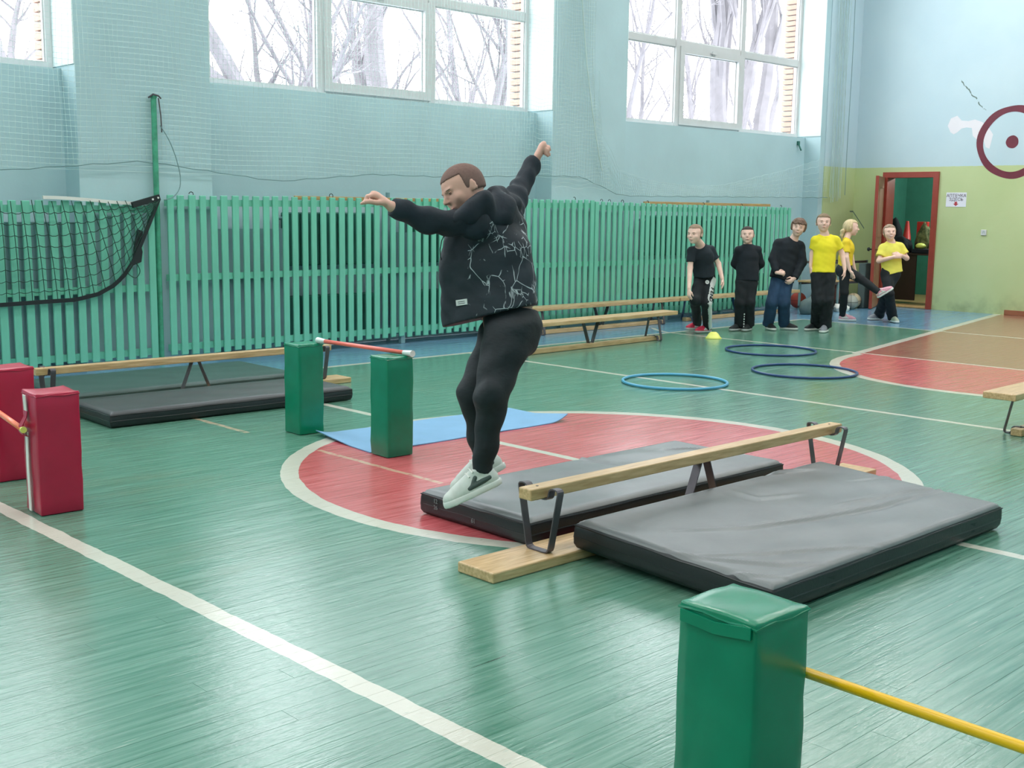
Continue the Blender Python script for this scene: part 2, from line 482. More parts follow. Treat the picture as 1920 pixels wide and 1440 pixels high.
# ------------------------------------------------------------------ windows
def make_window(idx, a, b):
    a += .012; b -= .012
    yf0, yf1 = 10.42, 10.50
    z0, z1 = Z_SILL - .02, Z_HEAD
    bm = bmesh.new(); fw = .055
    box(bm, a, a + fw, yf0, yf1, z0, z1); box(bm, b - fw, b, yf0, yf1, z0, z1)
    box(bm, a + fw, b - fw, yf0, yf1, z0, z0 + fw); box(bm, a + fw, b - fw, yf0, yf1, z1 - fw, z1)
    w = tag(obj('window_%d' % idx, bm, FRAME_W), kind='structure')
    c1, c2 = a + (b - a) * .335, a + (b - a) * .665
    for c in (c1, c2):
        obj('mullion', box_bm(c - .05, c + .05, yf0 - .012, yf1, z0 + .001, z1 - .001, .006), FRAME_W, w)
    cols = [(a + fw, c1 - .05), (c1 + .05, c2 - .05), (c2 + .05, b - fw)]
    zr = [z0 + fw, 3.70, 3.80, 4.80, 4.90, z1 - fw]
    for i, (x0, x1) in enumerate(cols):
        for za, zb in ((3.70, 3.80), (4.80, 4.90)):
            obj('transom', box_bm(x0, x1, yf0, yf1 - .002, za, zb, .006), FRAME_W, w)
        for k in range(3):
            za, zb = zr[2 * k], zr[2 * k + 1]
            xa, xb = x0, x1
            if i == 1 and k == 0:                             # opening sash
                bm = bmesh.new(); s = .07
                box(bm, xa - .02, xa + s, yf0 - .03, yf0 + .03, za - .02, zb + .02); box(bm, xb - s, xb + .02, yf0 - .03, yf0 + .03, za - .02, zb + .02)
                box(bm, xa + s, xb - s, yf0 - .03, yf0 + .03, za - .02, za + s); box(bm, xa + s, xb - s, yf0 - .03, yf0 + .03, zb - s, zb + .02)
                sash = obj('sash', bm, FRAME_W, w)
                hb = bmesh.new(); cxm = (xa + xb) / 2
                box(hb, cxm - .02, cxm + .02, yf0 - .045, yf0 - .03, zb - .04, zb + .01); box(hb, cxm - .06, cxm + .06, yf0 - .06, yf0 - .045, zb - .03, zb - .008)
                obj('handle', hb, FRAME_W, sash)
                xa += s; xb -= s; za += s; zb -= s
            bm = bmesh.new(); v = [bm.verts.new(p) for p in ((xa, yf0 + .04, za), (xb, yf0 + .04, za), (xb, yf0 + .04, zb), (xa, yf0 + .04, zb))]
            bm.faces.new(v)
            obj('pane', bm, GLASS, w)
            gb = bmesh.new(); gs = .012                      # dark glazing seal
            for q in ((xa, xa + gs, za, zb), (xb - gs, xb, za, zb), (xa + gs, xb - gs, za, za + gs), (xa + gs, xb - gs, zb - gs, zb)):
                box(gb, q[0], q[1], yf0 + .02, yf0 + .036, q[2], q[3])
            obj('glazing_bead', gb, FRAME_W, w)
    return w
for i, (a, b) in enumerate(BAYS): make_window(i + 1, a, b)

# brick reveals outside the panes
bb = box_bm(-.05, 0, 0, .19, 0, .066, .004); bme = bpy.data.meshes.new('brick'); bb.to_mesh(bme); bb.free(); bme.materials.append(BRICK_M)
for b in (BAYS[1][1], BAYS[2][1], BAYS[3][1]):
    for k in range(40):
        o = link('brick', bme, None, wall_n); o.location = (b, 10.515 + random.uniform(-.004, .004), Z_SILL + .004 + k * .081)

# ------------------------------------------------------------------ outdoors
tag(obj('ground', box_bm(-60, 120, 10.9, 140, -1.2, -.9), SNOW), kind='structure')

def grow_tree(base, h, seed, upright=.35, lean=(0, 0), trunk_r=.22, dens=1.0, fork=False):
    rnd = random.Random(seed); bm = bmesh.new()
    def branch(p, d, L, r, lev):
        n = max(3, int(L / (.7 if lev < 2 else .4))) if lev < 3 else 3
        pts = [p.copy()]; rs = [r]
        for i in range(n):
            wob = .10 + .06 * lev
            d = (d + Vector((rnd.uniform(-wob, wob), rnd.uniform(-wob, wob), rnd.uniform(-wob, wob) + .05 * upright))).normalized()
            p = p + d * L / n; pts.append(p.copy()); rs.append(r * (1 - .75 * (i + 1) / n))
        tube(bm, pts, rs, 7 if lev == 0 else (5 if lev == 1 else 3), cap=False)
        if lev >= 4: return
        nb = {0: 16, 1: 8, 2: 5, 3: 3}[lev] * dens
        nb = int(nb) + (rnd.random() < nb % 1)
        for k in range(nb):
            t = rnd.uniform(.18 if lev == 0 else .2, .98); i = min(int(t * n), n - 1)
            q = pts[i].lerp(pts[i + 1], t * n - i)
            a = Vector((rnd.uniform(-1, 1), rnd.uniform(-1, 1), rnd.uniform(-.2, .5)))
            dd = (pts[i + 1] - pts[i]).normalized()
            a = (a - dd * a.dot(dd)).normalized()
            ang = rnd.uniform(.45, 1.1) * (1 - .55 * upright)
            nd = (dd * math.cos(ang) + a * math.sin(ang) + Vector((0, 0, .35 * upright))).normalized()
            branch(q, nd, L * rnd.uniform(.28, .5) * (1 - .35 * t), max(rs[i] * rnd.uniform(.35, .55), .008), lev + 1)
    d0 = Vector((lean[0], lean[1], 1)).normalized()
    branch(Vector((0, 0, 0)), d0, h, trunk_r, 0)
    if fork: branch(Vector((0, 0, h * .18)), Vector((lean[0] + .35, lean[1], 1)).normalized(), h * .75, trunk_r * .8, 0)
    o = obj('bare_tree', bm, BARK); o.location = base
    return o
TREES = [((8.3, 21.0, -.9), 12, 3, .3, (.10, 0), .24, 1.1, False, 'bare tree of fine twigs outside the window above the volleyball net'),
         ((14.9, 22.0, -.9), 13, 11, .25, (-.30, 0), .26, 1.1, True, 'bare tree with two leaning trunks outside the left pane of the middle window'),
         ((17.3, 22.5, -.9), 15, 5, .9, (.03, 0), .36, .9, False, 'thick upright bare trunk seen through the sash of the middle window'),
         ((19.0, 27.5, -.9), 14, 9, .7, (-.02, 0), .24, 1.1, False, 'slender bare trunk left of the thick one, behind the middle sash'),
         ((20.1, 22.0, -.9), 11, 14, .25, (.06, 0), .16, 1.15, True, 'spreading thin bare tree outside the right pane of the middle window'),
         ((21.6, 30.5, -.9), 14, 52, .5, (.03, 0), .22, 1.1, False, 'distant bare tree between the leaning trunks and the thick trunk'),
         ((28.6, 31.0, -.9), 13, 57, .4, (-.05, 0), .2, 1.1, False, 'distant bare tree behind the spreading one of the middle window'),
         ((25.2, 21.5, -.9), 9, 21, .1, (-.10, 0), .13, 1.0, True, 'small arching bare tree outside the left panes of the far window'),
         ((30.4, 22.0, -.9), 19, 33, 1.0, (.02, 0), .26, 1.1, False, 'narrow bare poplar outside the sash column of the far window'),
         ((32.3, 22.3, -.9), 19, 25, 1.0, (.02, 0), .36, 1.0, True, 'tall thick bare poplar outside the right panes of the far window'),
         ((36.6, 25.0, -.9), 14, 41, .6, (.0, 0), .16, 1.1, False, 'thin bare tree outside the far window beside the brick jamb'),
         ((41.5, 32.0, -.9), 13, 63, .5, (-.03, 0), .2, 1.1, False, 'distant bare tree low behind the poplars of the far window')]
for b, h, sd, up, ln, tr, dn, fk, lab in TREES:
    tag(grow_tree(b, h, sd, up, ln, tr, dn, fk), lab, 'tree', 'bare trees outside the windows')

# ------------------------------------------------------------------ slat fences along the window wall
SHEET = M('grey_blue_sheet', lin(140, 172, 178), .5, var=.08, scale=3)
def make_fence(x0, x1, za, zb, label, rails, seed, lath=None, hooks=(), sheets=()):
    rnd = random.Random(seed)
    root = tag(empty('slat_fence', (x0, 9.90, 0)), label, 'fence')
    L = x1 - x0; top = lambda x: za + (zb - za) * x / L
    for rz in rails:
        bm = bmesh.new(); v = box(bm, 0.0, L, .021, .055, 0, .062)
        for q in v: q.co.z += (top(q.co.x) - .10 if rz == 'top' else rz)
        obj('rail', bm, GREEN_SLAT, root)
    n = int(L / .1115)
    base = box_bm(-.0335, .0335, -.002, .02, 0, 1, .004); bme = bpy.data.meshes.new('slat'); base.to_mesh(bme); base.free(); bme.materials.append(GREEN_SLAT)
    for i in range(n + 1):
        x = .032 + (L - .064) * i / n
        o = link('slat', bme, None, root)
        zb0 = .075 + rnd.uniform(-.008, .008)
        o.location = (x + rnd.uniform(-.003, .003), rnd.uniform(-.002, 0), zb0)
        o.scale = (rnd.uniform(.94, 1.04), 1, top(x) - zb0 + rnd.uniform(-.006, .004)); o.rotation_euler = (0, rnd.uniform(-.004, .004), 0)
    if lath:
        obj('top_lath', box_bm(lath[0] - x0, lath[1] - x0, .058, .085, top(0) - .02, top(0) + .018, .003), WOOD_D, root)
    for a, b, z1 in sheets:
        obj('backing_sheet', box_bm(a - x0, b - x0, .072, .078, .10, z1, .002), SHEET, root)
    for hx in hooks:
        z = top(hx - x0)
        pts = [(hx - x0 + .022 * math.cos(a), .01, z + .01 + .022 * math.sin(a)) for a in np.linspace(-.6, rnd.uniform(2.2, 4.2), 9)]
        obj('wire_hook', tube_bm(pts, .004, 5), BLACK_T, root)
    for xx in np.arange(.25, L, 1.25):                                # feet
        obj('foot', box_bm(xx - .03, xx + .03, .024, .07, 0.0005, .14, .004), PIPE_G, root)
    return root
make_fence(2.55, 5.065, 1.475, 1.485, 'green slat fence behind the sagging black net', ('top', .68, .10), 1, sheets=((2.60, 3.48, 1.33), (3.50, 4.40, 1.30)))
make_fence(5.19, 10.96, 1.545, 1.585, 'long green slat fence behind the jumping boy', ('top', .765, .12), 2, lath=(6.6, 9.9), sheets=((5.74, 6.50, 1.24), (7.80, 8.18, 1.2)), hooks=(5.44, 7.0, 7.5, 8.6, 10.6))
make_fence(10.985, 15.36, 1.565, 1.535, 'green slat fence behind the row of boys', ('top', .76, .12), 3, lath=(12.0, 14.9), hooks=(11.1, 11.25, 11.5, 12.0, 13.2, 14.1, 15.1))

# radiators in the niches behind the slats
def radiator(x0, x1, z0, z1, label):
    root = tag(empty('radiator', (x0, 10.12, z0)), label, 'radiator', 'radiators behind the slat fences')
    n = int((x1 - x0) / .078)
    sm = box_bm(0, .07, 0, .14, 0, z1 - z0, .012); sme = bpy.data.meshes.new('radiator_section'); sm.to_mesh(sme); sm.free(); sme.materials.append(RAD_G)
    for i in range(n):
        o = link('radiator_section', sme, None, root); o.location = (i * .078, 0, 0)
    for z in (.06, z1 - z0 - .06):
        obj('connecting_pipe', tube_bm([(-.12, .07, z), (x1 - x0 + .05, .07, z)], .016, 8), PIPE_G, root)
for x0, x1, w in ((6.62, 7.74, 'left of the jumping boy'), (8.25, 9.55, 'directly behind the jumping boy'), (12.3, 13.6, 'behind the leftmost boy of the row'), (13.85, 15.1, 'behind the boy with his hands at his back')):
    radiator(x0, x1, .86, 1.40, 'dark green upper radiator behind the slats, ' + w)
    radiator(x0, x1, .12, .55, 'dark green lower radiator behind the slats, ' + w)
for x in (7.95, 13.69):
    p = tag(obj('heating_pipe', tube_bm([(x, 10.2, .001), (x, 10.2, 1.62)], .024, 10), PIPE_G), 'vertical heating pipe between the radiators %s' % ('left of the jumping boy' if x < 9 else 'behind the row of boys'), 'pipe')

# ------------------------------------------------------------------ volleyball post, sagging net
post = tag(obj('net_post', lathe_bm([(0, 0), (.025, 0), (.025, 2.40), (.03, 2.40), (.03, 2.42), (0, 2.42)], 14), M('post_green_paint', lin(72, 158, 126), .45, var=.2, scale=20)), 'green steel post standing in the gap between the slat fences', 'post')
post.location = (5.118, 9.95, 0)
hk = bmesh.new(); tube(hk, [(-.05, 0, 2.40), (-.02, -.035, 2.43), (.03, -.035, 2.42), (.06, -.02, 2.40)], .008, 6)
tube(hk, [(.03, -.034, 2.40), (.045, -.04, 2.25), (.05, -.04, 2.1)], .006, 6)
obj('pulley_hook', hk, STEEL, post)
lp = [(5.15, 9.905, 2.16), (5.22, 9.89, 2.05), (5.28, 9.88, 1.9), (5.32, 9.87, 1.72), (5.30, 9.85, 1.60), (5.22, 9.84, 1.52), (5.13, 9.83, 1.50)]
tag(obj('net_wire', tube_bm(fillet(lp, .1), .0045, 5), GREY_CORD), 'thin wire looping from the green post to the net bar', 'wire')

net = tag(empty('volleyball_net', (0, 0, 0)), 'black volleyball net sagging over the left slat fence', 'net')
YN = 9.86
Bc = [(2.62, .60), (3.2, .612), (3.6, .622), (4.0, .632), (4.3, .638), (4.5, .68), (4.65, .755), (4.76, .86), (4.84, .98), (4.93, 1.17), (5.02, 1.36), (5.09, 1.51)]
bl = [0]
for p, q in zip(Bc, Bc[1:]): bl.append(bl[-1] + math.dist(p, q))
def Bp(u):
    s = u * bl[-1]
    for i in range(len(Bc) - 1):
        if s <= bl[i + 1] + 1e-9:
            t = (s - bl[i]) / (bl[i + 1] - bl[i]); return (Bc[i][0] * (1 - t) + Bc[i + 1][0] * t, Bc[i][1] * (1 - t) + Bc[i + 1][1] * t)
    return Bc[-1]
def Tp(u): return (2.55 + 2.52 * u ** .80, 1.475 + .02 * u - .012 * math.sin(u * 26) ** 2)
def netp(u, v, sag=0.0):
    t, b = Tp(u), Bp(u)
    return (t[0] * (1 - v) + b[0] * v, YN - .03 * math.sin(math.pi * v) - .012 * math.sin(u * 9), t[1] * (1 - v) + b[1] * v - sag)
bm = bmesh.new(); NU, NV = 27, 9
for i in range(NU + 1):
    u = i / NU
    tube(bm, [netp(u, v) for v in np.linspace(0, 1, 12)], .0035, 4, cap=False)
for j in range(1, NV):
    v = j / NV
    pts = []
    for i in range(NU * 3 + 1):
        u = i / (NU * 3); pts.append(netp(u, v, .013 * abs(math.sin(math.pi * u * NU))))
    tube(bm, pts, .0035, 4, cap=False)
tag(obj('netting', bm, CORD_G, net), kind='stuff')
bm = bmesh.new(); strip(bm, [(Bp(u)[0], YN - .012 * math.sin(u * 9), Bp(u)[1]) for u in np.linspace(0, 1, 40)], (0, .012, 0.0), .034)
obj('bottom_band', bm, BLACK_T, net)
bm = bmesh.new(); strip(bm, [(x, 9.872, 1.495 + .012 * math.sin(x * 5) - max(0, x - 4.5) * .05) for x in np.linspace(4.05, 5.0, 16)], (0, .02, 0), .028)
obj('top_tape', bm, STRAP_W, net)
bm = bmesh.new(); strip(bm, [(4.83, 9.845, 1.452), (5.09, 9.845, 1.525)], (0, .03, 0), .05)
bar = obj('tension_bar', bm, BLACK_T, net)
for s in (.72, .92): 
    b2 = lathe_bm([(0, -.004), (.009, -.004), (.009, .003), (0, .003)], 10)
    for q in b2.verts: q.co = Vector((4.83 + .26 * s + q.co.x, 9.845 - .0185 + q.co.z, 1.452 + .073 * s + q.co.y))
    obj('bolt', b2, STRAP_W, bar)
bm = bmesh.new(); v = [(4.82, .92), (4.90, .95), (4.915, 1.04), (4.90, 1.10), (4.925, 1.22), (4.88, 1.24), (4.84, 1.08)]
lo = [bm.verts.new((a, YN - .012, c)) for a, c in v]; hi = [bm.verts.new((a, YN + .012, c)) for a, c in v]
bm.faces.new(lo); bm.faces.new(hi[::-1])
for k in range(len(v)): bm.faces.new((lo[k], hi[k], hi[(k + 1) % len(v)], lo[(k + 1) % len(v)]))
bmesh.ops.recalc_face_normals(bm, faces=bm.faces[:])
obj('tension_strap', bm, BLACK_T, net)
obj('loose_cord', tube_bm(fillet([(4.80, 9.83, .93), (4.74, 9.82, .86), (4.83, 9.82, .80), (4.88, 9.82, .87), (4.84, 9.83, .95)], .05), .004, 5), CORD_G, net)

# ------------------------------------------------------------------ protective netting in front of the windows
def thread(verts, faces, pts, r=.0015):
    """three sided thread"""
    k0 = len(verts)
    for i, p in enumerate(pts):
        q = pts[min(i + 1, len(pts) - 1)]; o = pts[max(i - 1, 0)]
        t = (q[0] - o[0], q[1] - o[1], q[2] - o[2])
        if abs(t[2]) > abs(t[0]): a, b = (1, 0, 0), (0, 1, 0)
        else: a, b = (0, 0, 1), (0, 1, 0)
        for c, s in ((1, 0), (-.5, .87), (-.5, -.87)):
            verts.append((p[0] + r * (a[0] * c + b[0] * s), p[1] + r * (a[1] * c + b[1] * s), p[2] + r * (a[2] * c + b[2] * s)))
    for i in range(len(pts) - 1):
        A = k0 + 3 * i
        for k in range(3): faces.append((A + k, A + (k + 1) % 3, A + 3 + (k + 1) % 3, A + 3 + k))
CB = [(1.5, 1.74), (3.741, 1.731), (5.008, 1.852), (5.698, 1.779), (6.394, 1.709), (7.565, 1.811), (8.517, 1.81), (10.243, 1.872), (10.762, 1.874), (11.469, 1.66), (11.892, 1.653), (16.42, 1.706)]
def cable(x):
    for p, q in zip(CB, CB[1:]):
        if x <= q[0]: 
            t = (x - p[0]) / (q[0] - p[0]); return p[1] * (1 - t) + q[1] * t
    return CB[-1][1]
ZT = 5.8
vs, fs = [], []
def sheet_y(x, z): return 9.955 + .010 * math.sin(x * 3.1 + z * 1.3) + .006 * math.sin(x * 11 + z * 4)
CS = .046
nx = int((10.98 - 1.5) / CS)
for i in range(nx + 1):                                            # upright threads
    x = 1.5 + i * CS; zb = cable(x)
    thread(vs, fs, [(x + .01 * math.sin(z * 5 + i), sheet_y(x, z), z) for z in np.linspace(zb, ZT, 16)])
nz = int((ZT - 1.7) / CS)
for j in range(nz + 1):                                            # level threads
    z = ZT - j * CS; xs = np.linspace(1.5, 10.98 + max(0, (2.9 - z)) * .32, 150)
    pts = [(x, sheet_y(x, z), z + (.012 * math.sin(x * 9 + j * .6) + .01 * math.sin(x * 23) if x > 9.8 else .008 * math.sin(x * 4))) for x in xs if z > cable(min(x, 10.98)) - .01]
    if len(pts) > 3: thread(vs, fs, pts)
    # denser, half gathered mesh on the column right of the middle window
    xs2 = np.linspace(10.30, 10.95 + max(0, (2.9 - z)) * .32, 26)
    thread(vs, fs, [(x, sheet_y(x, z) - .012, z + CS * .5 + .014 * math.sin(x * 13 + j * .4)) for x in xs2], .0015)
me = bpy.data.meshes.new('safety_netting'); me.from_pydata(vs, [], fs)
sn = tag(empty('safety_net', (6, 9.95, 1.8)), 'pale fine-meshed safety net hanging in front of the windows and columns', 'net')
o = tag(link('netting', me, NET_W, sn), kind='stuff'); o.location = (-6, -9.95, -1.8)
o = obj('edge_cord', tube_bm([(x, 9.95, cable(x) - .01 + .006 * math.sin(x * 17)) for x in np.linspace(1.5, 11.0, 70)], .0042, 5), GREY_CORD, sn); o.location = (-6, -9.95, -1.8)
# fallen part of the netting below the far window
vs, fs = [], []
UP = [(10.95, 4.0), (11.14, 2.41), (11.5, 1.96), (12.2, 1.84), (13.0, 1.80), (13.7, 1.83), (14.3, 1.93), (15.2, 2.08), (16.3, 2.30)]
def uppz(x):
    for p, q in zip(UP, UP[1:]):
        if x <= q[0]:
            t = (x - p[0]) / (q[0] - p[0]); return p[1] * (1 - t) + q[1] * t
    return UP[-1][1]
x = 11.02
while x < 16.4:
    z0, z1 = cable(x), max(uppz(x), cable(x) + .05)
    sl = -.10 if x < 12 else .06
    thread(vs, fs, [(x + sl * t + .012 * math.sin(t * 9 + x * 7), 9.96 + .012 * math.sin(x * 21), z0 + (z1 - z0) * t) for t in np.linspace(0, 1, 7)])
    x += .036
for j in range(7):
    t = j / 6
    thread(vs, fs, [(x, 9.96 + .012 * math.sin(x * 21), cable(x) + (max(uppz(x), cable(x) + .05) - cable(x)) * t + .006 * math.sin(x * 30)) for x in np.linspace(11.05, 16.4, 110)])
me = bpy.data.meshes.new('netting'); me.from_pydata(vs, [], fs)
sn2 = tag(empty('safety_net', (13.5, 9.96, 1.7)), 'fallen loose netting drooping below the far window', 'net')
o = tag(link('netting', me, NET_W, sn2), kind='stuff'); o.location = (-13.5, -9.96, -1.7)
o = obj('edge_cord', tube_bm([(x, 9.95, cable(x) - .005 + .006 * math.sin(x * 17)) for x in np.linspace(11.0, 16.45, 40)], .0042, 5), GREY_CORD, sn2); o.location = (-13.5, -9.96, -1.7)
o = obj('gathered_cord', tube_bm([(10.62, 9.93, 5.0), (10.68, 9.93, 4.0), (10.80, 9.93, 3.2), (10.93, 9.93, 2.6), (11.05, 9.93, 2.15), (11.12, 9.93, 1.95)], .007, 5), NET_W, sn2); o.location = (-13.5, -9.96, -1.7)
# gathered bundle in the corner
vs, fs = [], []
for k in range(14):
    x0 = 16.46 + .026 * k; zb = 1.62 + random.uniform(0, .12)
    for s in (0, .012):
        thread(vs, fs, [(x0 + s + .012 * math.sin(z * 3 + k), 9.93 - .012 * math.sin(k * 2.1 + z), z) for z in np.linspace(zb, 5.8, 24)], .0022)
me = bpy.data.meshes.new('netting'); me.from_pydata(vs, [], fs)
sn3 = tag(empty('safety_net', (16.6, 9.93, 1.7)), 'bundle of netting hanging gathered in the room corner', 'net')
o = tag(link('netting', me, NET_W, sn3), kind='stuff'); o.location = (-16.6, -9.93, -1.7)
cable_c = tag(obj('corner_cable', tube_bm([(17.02 + .01 * math.sin(z * 2), 9.985, z) for z in np.linspace(1.75, 6.2, 14)], .007, 6), GREY_CORD), 'thin dark cable running down the corner column', 'cable')
hb = bmesh.new(); box(hb, 16.02, 16.06, 10.245, 10.278, 2.50, 2.56); tube(hb, [(16.04, 10.25, 2.5), (16.04, 10.22, 2.44), (16.06, 10.22, 2.42)], .012, 6)
tag(obj('wall_hook', hb, RAD_G), 'dark hook under the right end of the far window', 'hook')

# ------------------------------------------------------------------ gymnastic benches
def end_frame(bm, x, H, seat_t):
    zs = H - seat_t - .003
    for s in (1, -1):
        pts = [(x, 0, zs), (x, s * .062, zs), (x, s * .118, .003), (x, s * .066, .003), (x, s * .060, .052), (x, s * .0, .052)]
        strip(bm, fillet(pts, .02, 3), (.036, 0, 0), .0055)
def make_bench(name, label, x, y, rz=0.0, inverted=False, L=2.9, beamL=2.36, H=.325, steel=STEEL, z=0.0, wood=WOOD, tilt=0.0):
    root = tag(empty(name, (x, y, z), rz), label, 'bench')
    st, bt, bh = .044, .050, .038
    sg = -1 if inverted else 1
    def fin(bm):
        for v in bm.verts:
            if inverted: v.co.z = H - v.co.z
            if tilt: v.co.z += tilt * v.co.x
        if inverted: bmesh.ops.reverse_faces(bm, faces=bm.faces[:])
        return bm
    obj('seat', fin(box_bm(-L / 2, L / 2, -.108, .108, H - st, H, .006, 2)), wood, root)
    obj('beam', fin(box_bm(-beamL / 2, beamL / 2, -bh, bh, 0.0015, bt, .005, 2)), wood, root)
    for s in (-1, 1):
        bm = bmesh.new(); end_frame(bm, s * (beamL / 2 - .09), H, st); obj('end_frame', fin(bm), steel, root)
    for s in (-1, 1):
        bm = bmesh.new(); strip(bm, [(s * .030, 0, bt), (s * .125, 0, H - st - .001)], (0, .045, 0), .006); 
        obj('middle_leg', fin(bm), steel, root)
    for s in (-1, 1):
        b2 = lathe_bm([(0, -.012), (.006, -.012), (.006, bt + .008), (.011, bt + .008), (0, bt + .013)], 8)
        for v in b2.verts: v.co.x += s * (beamL / 2 - .07)
        for v in b2.verts: v.co.z = v.co.z if v.co.z > 0 else max(v.co.z, .0)
        obj('bolt', fin(b2), STEEL, root)
    return root
make_bench('gymnastic_bench', 'upturned wooden bench with its beam on top, between the two front black mats', 4.475, 3.31, -.012, True, steel=STEEL, tilt=0.0)
make_bench('gymnastic_bench', 'upturned wooden bench with its beam on top, over the mats by the left fence', 4.42, 8.06, -.012, True, L=2.75, beamL=2.45)
make_bench('gymnastic_bench', 'wooden bench standing on the white sideline beside the yellow cone', 9.28, 8.40, .035, False, L=2.85, beamL=2.4)
make_bench('gymnastic_bench', 'wooden bench against the slat fence behind the jumping boy', 10.86, 9.66, 0, False, L=2.85, beamL=2.4, H=.33)
make_bench('gymnastic_bench', 'blue-legged wooden bench against the slat fence behind the row of boys', 13.74, 9.66, 0, False, L=2.85, beamL=2.4, H=.33, steel=STEEL_B)
make_bench('gymnastic_bench', 'upright wooden bench cut off by the right picture edge', 8.90, 3.20, .02, False, L=2.95, beamL=2.3, H=.325)

# ------------------------------------------------------------------ gym mats
def gym_mat(label, x0, x1, y0, y1, th, rz=0.0, ridges=(), dz=0.0, mat=BLACK_VINYL, top_mat=SHEEN_VINYL, nx=120, ny=64, handles=(), sag=.006, name='gym_mat', tilt=0.0):
    cx, cy = (x0 + x1) / 2, (y0 + y1) / 2; hx, hy = (x1 - x0) / 2, (y1 - y0) / 2
    root = tag(empty(name, (cx, cy, dz), rz), label, 'gym mat'); root.rotation_euler = (tilt, 0, rz)
    u = np.linspace(-1, 1, nx + 1); v = np.linspace(-1, 1, ny + 1)
    U, V = np.meshgrid(u, v, indexing='ij'); Xg, Yg = U * hx, V * hy
    edge = np.minimum(hx - np.abs(Xg), hy - np.abs(Yg))
    Z = th - .018 * np.clip(1 - edge / .03, 0, 1) ** 2
    Z += sag * np.sin(Xg * 2.3 + 1) * np.cos(Yg * 3.1) * np.clip(edge / .1, 0, 1)
    Z += .0022 * np.sin(Xg * 9 + Yg * 17) * np.clip(edge / .1, 0, 1)
    c, s = math.cos(-rz), math.sin(-rz)
    for pts, hgt, w in ridges:
        P = [((p[0] - cx) * c - (p[1] - cy) * s, (p[0] - cx) * s + (p[1] - cy) * c) for p in pts]
        best = np.full(Xg.shape, 9.0); tt = np.zeros(Xg.shape); n = len(P) - 1
        for i in range(n):
            (ax, ay), (bx, by) = P[i], P[i + 1]
            dx, dy = bx - ax, by - ay; t = np.clip(((Xg - ax) * dx + (Yg - ay) * dy) / (dx * dx + dy * dy), 0, 1)
            d = np.hypot(Xg - ax - t * dx, Yg - ay - t * dy); m = d < best
            best[m] = d[m]; tt[m] = (i + t[m]) / n
        Z += 1.5 * hgt * np.exp(-(best / w) ** 2) * np.sin(np.pi * np.clip(tt, 0.02, .98)) ** .6
        Z -= hgt * .7 * np.exp(-((best - 2.2 * w) / (1.3 * w)) ** 2) * np.sin(np.pi * np.clip(tt, 0.02, .98)) ** .6
    bulge = .006
    vs = np.stack([Xg, Yg, Z], -1).reshape(-1, 3).tolist(); fs = []
    idx = lambda i, j: i * (ny + 1) + j
    for i in range(nx):
        for j in range(ny): fs.append((idx(i, j), idx(i + 1, j), idx(i + 1, j + 1), idx(i, j + 1)))
    rim = [idx(i, 0) for i in range(nx)] + [idx(nx, j) for j in range(ny)] + [idx(i, ny) for i in range(nx, 0, -1)] + [idx(0, j) for j in range(ny, 0, -1)]
    prev = rim
    for zz, off in ((.72, bulge), (.45, bulge * 1.3), (.2, bulge), (.03, -.004)):
        cur = []
        for k in rim:
            a, b, _ = vs[k]; cur.append(len(vs))
            vs.append([a * (1 + off / hx), b * (1 + off / hy), th * zz + (.0015 if zz < .1 else 0) + .003 * math.sin(a * 13 + b * 11) * (zz > .1)])
        m = len(rim)
        for k in range(m): fs.append((prev[k], cur[k], cur[(k + 1) % m], prev[(k + 1) % m]))
        prev = cur
    fs.append(tuple(prev))
    me = bpy.data.meshes.new('cover'); me.from_pydata(vs, [], fs); me.validate()
    b2 = bmesh.new(); b2.from_mesh(me); bmesh.ops.recalc_face_normals(b2, faces=b2.faces[:]); b2.to_mesh(me); b2.free()
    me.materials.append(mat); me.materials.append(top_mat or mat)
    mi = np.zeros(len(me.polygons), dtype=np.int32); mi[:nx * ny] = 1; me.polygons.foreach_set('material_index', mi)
    link('cover', me, None, root, True)
    per = [(-hx, -hy), (hx, -hy), (hx, hy), (-hx, hy)]
    for zz in (th - .026, th * .42):
        pts = []
        for (a, b), (c2, d2) in zip(per, per[1:] + per[:1]):
            for t in np.linspace(0, 1, 14, endpoint=False): pts.append(((a + (c2 - a) * t) * (1 + .006 / hx), (b + (d2 - b) * t) * (1 + .006 / hy), zz + .002 * math.sin(t * 20)))
        obj('seam_piping', tube_bm(pts, .0038, 5, True), mat, root)
    for hxp, hyp, ax in handles:
        bm = bmesh.new()
        if ax == 'x': pts = [(hxp - .11, hyp, th * .45), (hxp - .06, hyp * 1.045, th * .5), (hxp + .06, hyp * 1.05, th * .46), (hxp + .11, hyp, th * .45)]
        else: pts = [(hxp, hyp - .11, th * .45), (hxp * 1.03, hyp - .06, th * .5), (hxp * 1.035, hyp + .06, th * .46), (hxp, hyp + .11, th * .45)]
        strip(bm, fillet(pts, .03, 3), (0, 0, .045), .004); obj('handle', bm, BLACK_T, root)
    return root
zt = .125
def R(*pp): return [tuple(fl(x, y, zt)[:2]) for x, y in pp]
RID1 = [(R((1260, 1008), (1400, 1000), (1520, 982), (1640, 958), (1740, 930), (1790, 915)), .007, .012),
        (R((1560, 960), (1640, 944), (1700, 928), (1750, 920)), .006, .011),
        (R((1300, 1048), (1420, 1044), (1560, 1032), (1650, 1025)), .005, .010),
        (R((1230, 1040), (1330, 1055), (1460, 1062), (1540, 1058)), .005, .010),
        (R((1300, 1072), (1400, 1080), (1480, 1083)), .005, .010),
        (R((1390, 900), (1430, 903), (1520, 895)), .006, .018),
        (R((1590, 915), (1650, 905), (1680, 906)), .004, .012),
        (R((1360, 935), (1420, 950), (1500, 940)), .004, .02)]
